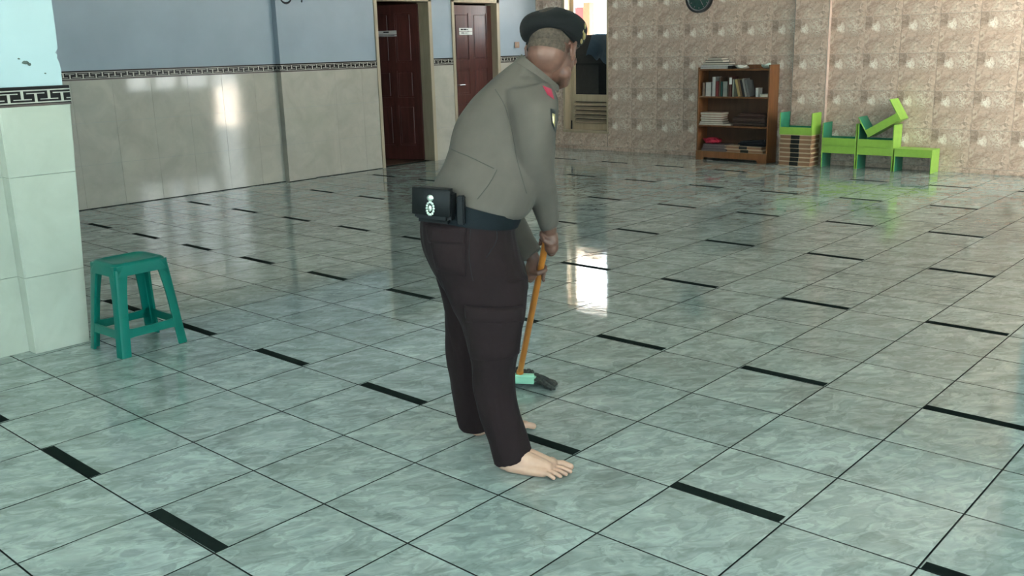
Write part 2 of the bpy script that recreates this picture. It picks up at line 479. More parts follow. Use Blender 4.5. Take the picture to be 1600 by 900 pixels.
fits = lambda x0, y0: x0 >= XL - 0.3 and x0 + T <= XR + 0.2 and y0 >= YF - 0.2 and y0 + T <= YB + 0.2
for a, x0, y0 in cells[:300]:
    o = obj('floor_tile', tile_me, None, floor, (x0, y0, rnd.uniform(-0.0002, 0.0002)))
fb = bmesh.new()
for a, x0, y0 in cells[300:]:
    box(fb, x0 + 0.0029, x0 + T - 0.0029, y0 + 0.0029, y0 + T - 0.0029, -0.006, 0.0)
ft = obj('distant_floor_tiles', fb, 'floor_tile', floor); dark_sides(ft.data); tag(ft, kind='stuff')
strip_bm = boxes((0.006, T - 0.006, 0.0022, 0.047, 0.0001, 0.0012), bevel=0.0004)
strip_me = to_mesh(strip_bm, 'marker_strip', M['tape'])
for row, j in enumerate((0, 3, 6, 9, 12, 15, 18, 21)):
    for i in range(-14, 15):
        if (i - row) % 2: continue
        x0, y0 = i * T, j * T
        if x0 < XL + 0.1 or x0 + T > XR: continue
        if -1.75 < x0 < -1.15 and j == 0: pass
        p = project((x0 + T / 2, y0, 0))
        if p and -80 < p[0] < 1680 and -20 < p[1] < 940:
            o = obj('marker_strip', strip_me, None, floor, (x0 + rnd.uniform(-0.006, 0.006), y0, 0))
            o.rotation_euler = (0, 0, rnd.uniform(-0.006, 0.006))

# ================================================================== CEILING, RIGHT AND REAR WALLS
ceil = obj('ceiling', boxes((XL - 0.3, XR + 0.3, YF - 0.3, YB + 0.3, ZC, ZC + 0.15)), 'ceiling')
struct(ceil, 'plain white painted ceiling of the hall', 'ceiling')
def holed_wall(lo, hi, z1, holes):
    """rectangles (lo, hi, z0, z1) that cover a wall around its holes"""
    out, c = [], lo
    for a, b, h0, h1 in sorted(holes):
        if a > c: out.append((c, a, 0, z1))
        if h0 > 0: out.append((a, b, 0, h0))
        if h1 < z1: out.append((a, b, h1, z1))
        c = b
    if c < hi: out.append((c, hi, 0, z1))
    return out
bm = boxes(*[(XR, XR + 0.15, a, b, c, d) for a, b, c, d in holed_wall(YF - 0.15, YA, ZC, OPEN_RIGHT)],
           *[(XA, XA + 0.15, a, b, c, d) for a, b, c, d in holed_wall(YA, YB + 0.17, ZC, OPEN_SIDE)], (XA, XR + 0.15, YA - 0.15, YA, 0, ZC))
struct(obj('wall_right', bm, 'plaster_white'), 'pale painted wall with tall daylight openings to the right', 'wall')
bm = boxes(*[(a, b, YF - 0.15, YF, c, d) for a, b, c, d in holed_wall(XL - 0.15, XR, ZC, OPEN_REAR)])
struct(obj('wall_front', bm, 'plaster_white'), 'pale painted wall with two daylight openings behind the viewer', 'wall')
def mk_pane():  # tint added to unseen panes so the near daylight turns greenish
    m = bpy.data.materials.new('light_tinting_window_glass'); m.use_nodes = True
    t = NT(m); out = t.n['Material Output']; t.n.remove(t.n['Principled BSDF'])
    tr = t.add('ShaderNodeBsdfTransparent'); gl = t.add('ShaderNodeBsdfGlossy'); mx = t.add('ShaderNodeMixShader'); fr = t.add('ShaderNodeFresnel')
    nz = t.noise(t.pos(), 1.5, 2.0)
    t.link(t.ramp(nz, [(0.3, (0.87, 0.975, 0.985)), (0.7, (0.885, 0.98, 0.99))]), tr.inputs['Color'])
    gl.inputs['Roughness'].default_value = 0.02
    t.link(fr.outputs[0], mx.inputs[0]); t.link(tr.outputs[0], mx.inputs[1]); t.link(gl.outputs[0], mx.inputs[2]); t.link(mx.outputs[0], out.inputs['Surface'])
    return m
M['pane'] = mk_pane()
num = 2
for k, (a, b, z0, z1) in enumerate(OPEN_RIGHT + OPEN_REAR):
    side = k < len(OPEN_RIGHT)
    wn_ = empty('window_%d' % num, (XR + 0.07, (a + b) / 2, 0) if side else ((a + b) / 2, YF - 0.07, 0), math.pi / 2 if side else 0.0); num += 1
    h_ = (b - a) / 2
    obj('window_frame', boxes((-h_, -h_ + 0.05, -0.03, 0.03, z0, z1), (h_ - 0.05, h_, -0.03, 0.03, z0, z1), (-h_ + 0.05, h_ - 0.05, -0.03, 0.03, z0, z0 + 0.05), (-h_ + 0.05, h_ - 0.05, -0.03, 0.03, z1 - 0.05, z1), (-0.025, 0.025, -0.03, 0.03, z0 + 0.05, z1 - 0.05)), 'door_frame', wn_)
    for s_ in (-1, 1):
        p, q = sorted((s_ * 0.025, s_ * (h_ - 0.05)))
        obj('pane', boxes((p, q, -0.001, 0.001, z0 + 0.05, z1 - 0.05)), 'pane', wn_)
    struct(wn_, 'two-pane window with light-tinting green glass added, %s' % ('in the right wall' if side else 'in the wall behind the viewer'), 'window')
ground = obj('ground_outside', boxes((-30, 30, -30, 30, -0.3, -0.14)), 'concrete')
struct(ground, 'grey concrete yard outside the hall', 'ground')

# ================================================================== BORDER BAND HELPER
def key_pattern(length, h=0.090, period=0.125, depth=0.0012):
    """cream meander on a dark band; x along, z up, front at -y"""
    bm = bmesh.new()
    def r(x0, x1, z0, z1):
        x0 = max(0.0, x0); x1 = min(length, x1)
        if x1 - x0 > 0.001: box(bm, x0, x1, -depth, 0.0005, z0, z1)
    zt, zb = h * 0.84, h * 0.15
    th = h * 0.062
    r(0, length, zt - th, zt); r(0, length, zb, zb + th)
    n = int(length / period) + 2
    hi_bar = zt - th - (zt - zb) * 0.22; lo_bar = zb + th + (zt - zb) * 0.22
    for k in range(-1, n):
        x = k * period + 0.02
        w = 0.0062
        r(x - w, x + w, lo_bar, zt - th); r(x - period * 0.34, x + period * 0.34, lo_bar - th * 0.8, lo_bar)
        x += period / 2
        r(x - w, x + w, zb + th, hi_bar); r(x - period * 0.34, x + period * 0.34, hi_bar, hi_bar + th * 0.8)
    return bm
def band(parent, p0, p1, z0, h=0.090, thick=0.012):
    """border strip from p0 to p1; its face is on the right-hand side when walking p0 -> p1"""
    d = Vector((p1[0] - p0[0], p1[1] - p0[1], 0)); L = d.length; ang = math.atan2(d.y, d.x)
    b = obj('border_band', boxes((0, L, 0, thick, 0, h)), 'band_dark', parent, (p0[0], p0[1], z0), rot=(0, 0, ang))
    obj('key_pattern', key_pattern(L, h), 'band_cream', b)
    obj('edge_line', boxes((0, L, -0.001, 0.0005, 0, h * 0.10)), 'band_brown', b)
    return b

# ================================================================== LEFT WALL (x = XL), with two doors
D1 = (6.53, 7.41, 2.03); D2 = (7.84, 8.69, 2.03)
XW = XL + 0.045                                   # wall face beyond the pilaster
holes = [(D1[0], D1[1], 0, D1[2]), (D2[0], D2[1], 0, D2[2])]
bm = boxes(*[(XL - 0.15, XL - 0.008, a, b, c, d) for a, b, c, d in holed_wall(YF, 5.10, ZC, [])],
           *[(XL - 0.15, XW - 0.008, a, b, c, d) for a, b, c, d in holed_wall(5.10, YB + 0.15, ZC, holes)],
           (XL - 0.01, -5.528, 5.085, 5.45, 0, ZC))
wall_left = obj('wall_left', bm, 'plaster_blue')
struct(wall_left, 'left wall, pale blue above a key-pattern border and cream glazed tiles', 'wall')
def tile_box(w, h, t=0.008, gap=0.0006):
    b = boxes((0, t, gap, w - gap, gap, h - gap), bevel=0.0006)
    return b
cache = {}
def wall_tile(parent, name, x, y, z, w, h, mat):
    """tile on a wall facing +x with its back at x"""
    k = (round(w, 3), round(h, 3), mat)
    if k not in cache: cache[k] = to_mesh(tile_box(w, h), name, M[mat])
    return obj(name, cache[k], None, parent, (x, y, z))
def run_tiles(x, y0, y1, rows, mat='wall_tile', start=None):
    edges = [y0]
    s = start if start is not None else y0
    k = math.floor((y0 - s) / 0.4) + 1
    while s + k * 0.4 < y1 - 0.02:
        if s + k * 0.4 > y0 + 0.02: edges.append(s + k * 0.4)
        k += 1
    edges.append(y1)
    for a, b in zip(edges, edges[1:]):
        for z0, z1 in rows: wall_tile(wall_left, 'wall_tile', x, a, z0, b - a, z1 - z0, mat)
ROWS = ((0.0, 0.42), (0.42, 0.82), (0.82, 1.22))
run_tiles(XL - 0.008, YF, 5.085, ROWS, start=3.58)
run_tiles(-5.528, 5.085, 5.45, ROWS)
run_tiles(XW - 0.008, 5.45, D1[0] - 0.03, ROWS, start=5.45)
run_tiles(XW - 0.008, D1[1] + 0.03, D2[0] - 0.03, ROWS)
run_tiles(XW - 0.008, D2[1] + 0.03, YB, ROWS)
obj('base_joint', boxes((XL - 0.002, XL + 0.0015, YF, 5.08, 0, 0.007), (XW - 0.002, XW + 0.0015, 5.45, D1[0] - 0.036, 0, 0.007), (-5.524, -5.5185, 5.077, 5.45, 0, 0.007)), 'grout', wall_left)
# side face of the pilaster
for z0, z1 in ROWS:
    obj('pilaster_side_tile', boxes((XL, -5.521, 5.078, 5.086, z0 + 0.001, z1 - 0.001)), 'wall_tile', wall_left)
band(wall_left, (XL + 0.004, YF), (XL + 0.004, 5.085), 1.22)
band(wall_left, (-5.516, 5.078), (-5.516, 5.45), 1.22)
band(wall_left, (XL, 5.074), (-5.516, 5.074), 1.22)
band(wall_left, (XW + 0.004, 5.45), (XW + 0.004, D1[0] - 0.035), 1.22)
band(wall_left, (XW + 0.004, D1[1] + 0.035), (XW + 0.004, D2[0] - 0.035), 1.22)
band(wall_left, (XW + 0.004, D2[1] + 0.035), (XW + 0.004, YB), 1.22)

# ------------------------------------------------------------------ doors
def door_frame(root, d):
    y0, y1, zt = d
    x0, x1 = XL - 0.16, XW + 0.012
    obj('jamb', boxes((x0, x1, y0 - 0.035, y0 + 0.012, 0, zt + 0.03), bevel=0.003), 'door_frame', root)
    obj('jamb', boxes((x0, x1, y1 - 0.022, y1 + 0.035, 0, zt + 0.03), bevel=0.003), 'door_frame', root)
    obj('lintel', boxes((x0, x1, y0 - 0.035, y1 + 0.035, zt - 0.02, zt + 0.03), bevel=0.003), 'door_frame', root)
def door_leaf(root, w, h, name='door_leaf'):
    """leaf in local coords: hinge at origin, x along the leaf, face at -y and +y"""
    leaf = obj(name, boxes((0, w, -0.016, 0.016, 0.01, h)), 'door_red', root)
    st, mid = 0.10, 0.09
    rows = [(0.20, 0.72), (0.82, 1.16), (1.27, h - 0.10)]
    cols = [(st, (w - mid) / 2), ((w + mid) / 2, w - st)]
    for s in (-1, 1):
        fr = bmesh.new()
        # raised stiles and rails
        y = sorted((s * 0.016, s * 0.024))
        box(fr, 0, st, y[0], y[1], 0.01, h); box(fr, w - st, w, y[0], y[1], 0.01, h)
        zs = [0.01] + [v for r in rows for v in r] + [h]
        for a, b in zip(zs[0::2], zs[1::2]): box(fr, st, w - st, y[0], y[1], a, b)
        for a, b in rows: box(fr, (w - mid) / 2, (w + mid) / 2, y[0], y[1], a, b)
        obj('rails', fr, 'door_red', leaf)
        for a, b in rows:
            for c, d in cols:
                pb = bmesh.new()
                yy = sorted((s * 0.014, s * 0.022))
                vs = box(pb, c + 0.022, d - 0.022, yy[0], yy[1], a + 0.022, b - 0.022)
                bmesh.ops.bevel(pb, geom=list(pb.edges), offset=0.006, segments=1, affect='EDGES')
                obj('panel', pb, 'door_red', leaf)
    return leaf
door1 = empty('door_1', (0, 0, 0)); struct(door1, 'brown panelled door standing open inward into a dark room', 'door')
door_frame(door1, D1)
leaf1 = door_leaf(door1, 0.78, 1.99)
leaf1.location = (XL - 0.13, D1[1] - 0.025, 0)
A1 = math.atan2(-0.31, -0.95)
leaf1.rotation_euler = (0, 0, A1)
for z in (0.25, 1.05, 1.80):
    hb = bmesh.new(); tube(hb, [(0.0, -0.02, z - 0.045), (0.0, -0.02, z + 0.045)], 0.011, 8)
    obj('hinge', hb, 'door_frame', leaf1)
door2 = empty('door_2', (0, 0, 0)); struct(door2, 'closed reddish brown panelled door with a white notice', 'door')
door_frame(door2, D2)
leaf2 = door_leaf(door2, D2[1] - D2[0] - 0.04, 1.98)
leaf2.location = (XL - 0.07, D2[1] - 0.03, 0); leaf2.rotation_euler = (0, 0, -math.pi / 2)
for z in (0.95,):
    hb = bmesh.new(); tube(hb, [(0.70, 0.03, z), (0.70, 0.07, z), (0.60, 0.07, z)], 0.008, 8)
    obj('door_handle', hb, 'chrome', leaf2)
# notices on the doors
def notice(name, w, hs, label, mtx):
    root = empty(name); root.matrix_world = mtx
    z = 0.0
    for k, (h, lines) in enumerate(hs):
        card = obj('card', boxes((-w / 2, w / 2, -0.002, 0.0, z, z + h)), 'white', root)
        pb = bmesh.new()
        for (a, b, c, d) in lines: box(pb, -w / 2 + a * w, -w / 2 + b * w, -0.0030, -0.0019, z + c * h, z + d * h)
        obj('print', pb, 'ink', card)
        z += h + 0.006
    return tag(root, label, 'sign')
m1 = Matrix.Translation(leaf1.location) @ Matrix.Rotation(A1, 4, 'Z') @ Matrix.Translation((0.47, 0.0245, 1.60)) @ Matrix.Rotation(math.pi, 4, 'Z')
notice('door_notice', 0.30, [(0.022, [(0.1, 0.9, 0.3, 0.6)]), (0.045, [(0.35, 0.62, 0.42, 0.78)])],
       'dim white name plate on the open dark door', m1)
m2 = Matrix.Translation((XL - 0.07 + 0.0245, 8.155, 1.60)) @ Matrix.Rotation(math.pi / 2, 4, 'Z')
notice('door_notice', 0.25, [(0.042, [(0.15, 0.38, 0.45, 0.75), (0.42, 0.6, 0.5, 0.7)]), (0.042, [(0.12, 0.30, 0.3, 0.75), (0.33, 0.55, 0.3, 0.75), (0.58, 0.68, 0.35, 0.6)])],
       'bright white two-line notice on the closed reddish door', m2)
# dark rooms behind the doors
bm = boxes((-8.2, -8.1, 6.2, 9.6, 0, 2.6), (-8.2, XL - 0.15, 6.1, 6.2, 0, 2.6), (-8.2, XL - 0.15, 9.5, 9.6, 0, 2.6),
           (-8.2, XL - 0.15, 6.1, 9.6, 2.6, 2.7), (-8.2, XL - 0.14, 6.1, 9.6, -0.1, -0.001), (-8.2, XL - 0.15, 7.55, 7.65, 0, 2.6))
struct(obj('wall_side_rooms', bm, 'shelf_back'), 'dark inner walls of the small room behind the open door', 'wall')
# light switch
sw = empty('light_switch', (XW + 0.0, 9.08, 1.455))
obj('plate', boxes((-0.002, 0.012, -0.045, 0.045, -0.04, 0.04), bevel=0.003), 'switch', sw)
obj('rocker', boxes((0.012, 0.018, -0.014, 0.014, -0.02, 0.02), bevel=0.002), 'door_frame', sw)
tag(sw, 'small brown light switch on the blue wall beside the closed door', 'switch')
# wall lettering that hangs into the top edge of the picture
lt = bmesh.new()
def arc(cx, cz, r, a0, a1, n=10, sx=1.0):
    return [(0, cx + sx * r * math.cos(math.radians(a0 + (a1 - a0) * k / n)), cz + r * math.sin(math.radians(a0 + (a1 - a0) * k / n))) for k in range(n + 1)]
tube(lt, arc(0.06, 0.075, 0.075, 170, 372, 14, 1.0), [0.004 + 0.007 * math.sin(math.pi * k / 14) for k in range(15)], 6)
tube(lt, arc(0.24, 0.10, 0.05, 130, 300, 10), 0.007, 6)
tube(lt, [(0, 0.27, 0.02), (0, 0.285, 0.16)], [0.009, 0.006], 6)
tube(lt, [(0, -0.02, 0.08), (0, 0.0, 0.22)], [0.006, 0.008], 6)
lo = obj('wall_lettering', lt, 'ink', None, (-5.5255, 5.165, 1.955), smooth=True)
tag(lo, 'black curved lettering on the blue wall at the top edge', 'lettering')

# ================================================================== BACK WALL (y = YB) of printed rock tiles
YT = YB + 0.012
PIL = (-1.60, -1.165)
back_holes = [(WIN[0], WIN[1], WIN[2], WIN[3])]
bm = boxes(*[(a, b, YT, YB + 0.17, c, d) for a, b, c, d in holed_wall(XL - 0.15, XA + 0.15, ZC, back_holes)],
           (PIL[0] + 0.01, PIL[1] - 0.012, YB - 0.04, YT + 0.01, 0, ZC))
wall_back = obj('wall_back', bm, 'grout_light')
struct(wall_back, 'back wall covered with beige rock-print tiles', 'wall')
rock_cache = {}
def rock_tile(x, y, z, x0=0.0, x1=0.4, h0=0.0, h1=0.4):
    k = (round(x0, 3), round(x1, 3), round(h0, 3), round(h1, 3))
    if k not in rock_cache:
        g = 0.0011
        b = boxes((x0 + g, x1 - g, 0, 0.010, h0 + g, h1 - g), bevel=0.0016)
        if x0 < 0.02 < x1 - 0.03 and h0 < 0.13 and h1 > 0.2:
            ellipsoid(b, (0.026, 0.001, 0.165), (0.012, 0.007, 0.012), seg=8, rings=5)
        rock_cache[k] = to_mesh(b, 'rock_tile', M['rock'], True, 25)
    return obj('rock_tile', rock_cache[k], None, wall_back, (x, y, z))
zrows = [0.052 + 0.4 * k for k in range(8)]
def rock_run(xs, y, lim):
    for z in zrows:
        for x in xs:
            x0 = max(0.0, lim[0] - x); x1 = min(0.4, lim[1] - x); h1 = min(0.4, ZC - z)
            if x1 - x0 < 0.015 or h1 < 0.02: continue
            cut = [(x0, x1, 0.0, h1)]
            for a, b, c, d in back_holes:
                nxt = []
                for (p, q, r, s) in cut:
                    X0, X1, Z0, Z1 = x + p, x + q, z + r, z + s
                    if X1 <= a or X0 >= b or Z1 <= c or Z0 >= d: nxt.append((p, q, r, s)); continue
                    if X0 < a: nxt.append((p, a - x, r, s))
                    if X1 > b: nxt.append((b - x, q, r, s))
                    m0, m1 = max(p, a - x), min(q, b - x)
                    if Z0 < c: nxt.append((m0, m1, r, c - z))
                    if Z1 > d: nxt.append((m0, m1, d - z, s))
                cut = nxt
            for q in cut:
                if q[1] - q[0] > 0.01 and q[3] - q[2] > 0.01: rock_tile(x, y, z, *q)
rock_run([-3.885 - 0.4 * k for k in range(0, 6)] + [-3.485, -3.085, -2.685, -2.285, -1.885], YB, (XL + 0.05, PIL[0]))
rock_run([-1.58], YB - 0.05, (-1.60, -1.168))
rock_run([-1.172 + 0.4 * k for k in range(0, 10)], YB, (PIL[1], XA))
for z in zrows[:6]:
    obj('pilaster_edge_tile', boxes((PIL[1] - 0.010, PIL[1], YB - 0.05, YB + 0.005, z + 0.001, z + 0.399), bevel=0.001), paper('pink_lit_edge_tile', (0.66, 0.50, 0.43), 0.3), wall_back)  # lighter pink colour paints in the side light on this edge
skirt = obj('baseboard_back', boxes((XL + 0.05, PIL[0], YB - 0.008, YB + 0.01, 0, 0.050), (PIL[0], PIL[1], YB - 0.058, YB + 0.01, 0, 0.050), (PIL[1], XA, YB - 0.008, YB + 0.01, 0, 0.050), bevel=0.002), 'rock')
struct(skirt, 'low beige stone skirting along the back wall', 'baseboard')

# ------------------------------------------------------------------ window in the back wall
win = empty('window_1', ((WIN[0] + WIN[1]) / 2, YB, 0)); struct(win, 'tall beige window with louvred lower panel, right of the blue wall', 'window')
hw = (WIN[1] - WIN[0]) / 2
def wpart(name, *bs, mat='window_wood', bevel=0.003): return obj(name, boxes(*bs, bevel=bevel), mat, win)
wpart('sill', (-hw - 0.04, hw + 0.02, -0.020, 0.17, WIN[2] - 0.005, WIN[2] + 0.028))
wpart('jamb', (-hw - 0.03, -hw + 0.012, -0.012, 0.17, WIN[2] + 0.028, WIN[3]))
wpart('jamb', (hw - 0.012, hw + 0.012, -0.012, 0.17, WIN[2] + 0.028, WIN[3]))
wpart('head', (-hw - 0.03, hw + 0.012, -0.012, 0.17, WIN[3] - 0.01, WIN[3] + 0.03))
cas = obj('casement', boxes((-hw + 0.012, -hw + 0.075, 0.115, 0.155, WIN[2] + 0.03, WIN[3] - 0.01), (hw - 0.055, hw - 0.012, 0.115, 0.155, WIN[2] + 0.03, WIN[3] - 0.01),
          (-hw + 0.075, hw - 0.055, 0.115, 0.155, WIN[2] + 0.03, WIN[2] + 0.115), (-hw + 0.075, hw - 0.055, 0.115, 0.155, 0.655, 0.752), bevel=0.002), 'window_wood', win)
for k in range(5):
    z = WIN[2] + 0.135 + k * 0.060
    sb = bmesh.new(); prism(sb, [(0.088, z), (0.092, z - 0.010), (0.155, z + 0.022), (0.151, z + 0.032)], 'x', -hw + 0.075, hw - 0.055)
    obj('louvre_slat', sb, 'window_wood', cas)
lb = bmesh.new(); tube(lb, [(hw - 0.075, 0.108, WIN[2] + 0.05), (hw - 0.075, 0.108, WIN[2] + 0.085)], 0.009, 8)
obj('bolt', lb, 'black', cas)
lb = bmesh.new(); box(lb, -hw + 0.02, -hw + 0.035, 0.10, 0.116, WIN[2] + 0.03, WIN[2] + 0.15)
obj('stay', lb, 'black', cas)
# black board standing in the opening with a cloth hung over its corner
X0, X1 = WIN[0] + 0.075, WIN[1] - 0.055
brd = empty('black_board', ((X0 + X1) / 2, YB + 0.20, 0.75))
hb = (X1 - X0) / 2 + 0.12
obj('panel', boxes((-hb, hb, 0, 0.03, -0.72, 0.815), bevel=0.003), 'dark_panel', brd)
obj('lower_panel', boxes((-hb, 0.06, -0.004, 0.0, -0.02, 0.40)), 'dark_panel2', brd)
obj('upper_panel', boxes((-hb, hb, -0.004, 0.0, 0.43, 0.80)), 'dark_panel2', brd)
tag(brd, 'glossy black board standing upright behind the window opening', 'board')
cl = bmesh.new(); N1, N2 = 14, 16
grid = []
for a in range(N1 + 1):
    row = []
    u = a / N1
    for b_ in range(N2 + 1):
        v = b_ / N2
        x = -0.09 + 0.42 * u + 0.09 * (1 - v) * (1 - u)
        if v < 0.15: y, z = 0.03 - v / 0.15 * 0.05, 0.826 + 0.004 * math.sin(6 * u)
        else:
            z = 0.826 - (v - 0.15) * (0.34 + 0.14 * u); y = -0.045 - 0.03 * math.sin(9 * u + 2 * v) * v - 0.02 * v
        if v >= 0.999: z += 0.03 * math.sin(14 * u)
        row.append(cl.verts.new((x, y, z)))
    grid.append(row)
for a in range(N1):
    for b_ in range(N2): cl.faces.new((grid[a][b_], grid[a + 1][b_], grid[a + 1][b_ + 1], grid[a][b_ + 1]))
bmesh.ops.solidify(cl, geom=list(cl.faces), thickness=0.006)
ck = obj('hung_cloth', cl, 'jacket', None, brd.location, smooth=True, angle=60)
tag(ck, 'blue-grey cloth hung over the black board in the window', 'cloth')
# what shows outside above the board
od = empty('outdoor_doorway', (-6.25, 11.5, 0))
obj('panel', boxes((-0.75, 0.03, 0.02, 0.06, 0, 2.03)), 'outdoor_red', od)
obj('post', boxes((0.03, 0.16, -0.02, 0.10, 0, 2.09), bevel=0.004), 'outdoor_brown', od)
obj('beam', boxes((-0.80, 0.30, -0.03, 0.12, 2.09, 2.20), bevel=0.004), 'outdoor_cream', od)
tag(od, 'red panel and brown post seen outside through the window', 'doorway')

# ------------------------------------------------------------------ clock
ck = empty('wall_clock', (-2.872, YB - 0.012, 1.965))
def disc(r0, r1, y0, y1, n=48):
    b = bmesh.new()
    prof = [(r0, y1), (r0, y0), (r1, y0), (r1, y1)]
    vs = [[b.verts.new((r * math.cos(2 * math.pi * k / n), y, r * math.sin(2 * math.pi * k / n))) for r, y in prof] for k in range(n)]
    for k in range(n):
        for q in range(4): b.faces.new((vs[k][q], vs[(k + 1) % n][q], vs[(k + 1) % n][(q + 1) % 4], vs[k][(q + 1) % 4]))
    return b
def solid_disc(r, y0, y1, n=48):
    b = bmesh.new(); loft(b, [ering((0, y0, 0), (r, 0, 0), (0, 0, r), n), ering((0, y1, 0), (r, 0, 0), (0, 0, r), n)]); return b
obj('case', disc(0.160, 0.186, -0.035, 0.012), 'black', ck, smooth=True)
obj('rim', disc(0.148, 0.161, -0.030, -0.004), 'chrome', ck, smooth=True)
obj('face', solid_disc(0.150, -0.012, 0.0), 'clock_green', ck, smooth=True)
for k in range(12):
    a = math.pi * k / 6
    b = boxes((-0.004, 0.004, -0.0145, -0.0115, 0.118, 0.136))
    bmesh.ops.rotate(b, verts=list(b.verts), cent=(0, 0, 0), matrix=Matrix.Rotation(a, 3, 'Y'))
    obj('hour_mark', b, 'chrome', ck)
for w, L, a in ((0.006, 0.075, 0.9), (0.004, 0.11, 2.6)):
    b = boxes((-w, w, -0.018, -0.0165, -0.02, L))
    bmesh.ops.rotate(b, verts=list(b.verts), cent=(0, 0, 0), matrix=Matrix.Rotation(a, 3, 'Y'))
    obj('clock_hand', b, 'chrome', ck)
tag(ck, 'round black wall clock with dark green face and silver ring', 'clock')

# ================================================================== COLUMN at the left edge of the picture
colm = obj('column', boxes((-1.72, -1.325, -0.30, 0.70, 0, ZC), (-1.72, -1.325, 0.40, 0.70, 0, ZC)), 'plaster_cyan')
struct(colm, 'square column at the left edge, green tiles below cyan plaster', 'column')
def yr(z): return 0.765 + 0.055 * min(z, 1.3)          # the outer edge flares slightly upward
def slab(name, x0, x1, yl, z0, z1, mat, flare=True, bev=0.0015):
    b = bmesh.new()
    prism(b, [(yl, z0), (yr(z0), z0), (yr(z1), z1), (yl, z1)], 'x', x0, x1)
    bmesh.ops.bevel(b, geom=list(b.edges), offset=bev, segments=1, affect='EDGES')
    return obj(name, b, mat, colm)
# pilaster tiles (front), recessed tiles, and the narrow return face
for z0, z1 in ((0.0, 0.385), (0.3865, 0.875), (0.8765, 1.204)):
    slab('column_tile', -1.25, -1.235, 0.502, z0, z1, 'column_tile')
    slab('column_tile', -1.72, -1.25, 0.51, z0, z1, 'column_tile', bev=0.001)
    obj('return_tile', boxes((-1.325, -1.237, 0.494, 0.503, z0, z1), bevel=0.001), 'column_tile', colm)
for z0, z1 in ((0.0, 0.385), (0.3865, 0.875), (0.8765, 1.204)):
    obj('column_tile', boxes((-1.327, -1.315, 0.11, 0.494, z0, z1), bevel=0.001), 'column_tile', colm)
    obj('column_tile', boxes((-1.327, -1.315, -0.30, 0.108, z0, z1), bevel=0.001), 'column_tile', colm)
bb = boxes((-1.72, -1.240, -0.30, 0.835, 1.2045, 1.2955)); 
obj('band_core', bb, 'band_dark', colm)
band(colm, (-1.236, -0.285), (-1.236, 0.838), 1.205, 0.090, 0.006)
# plaster shaft above, with chipped edge and flaked spots
b = bmesh.new()
edge = [(0.815, 1.296), (0.818, 1.36), (0.815, 1.40), (0.806, 1.425), (0.810, 1.440), (0.801, 1.450), (0.816, 1.47), (0.818, 1.55), (0.818, ZC)]
prism(b, [(-0.30, 1.296)] + edge + [(-0.30, ZC)], 'x', -1.72, -1.255)
obj('plaster_shaft', b, 'plaster_cyan', colm)
for y, z, s in ((0.655, 1.408, 1.0), (0.672, 1.400, 0.8), (0.628, 1.425, 0.4), (0.74, 1.355, 0.35)):
    b = bmesh.new(); n = 9
    rr = random.Random(int(y * 1000))
    prism(b, [(y + s * 0.016 * math.cos(2 * math.pi * k / n) * rr.uniform(0.6, 1.2), z + s * 0.010 * math.sin(2 * math.pi * k / n) * rr.uniform(0.6, 1.2)) for k in range(n)], 'x', -1.256, -1.2543)
    obj('flaked_spot', b, 'exposed', colm)

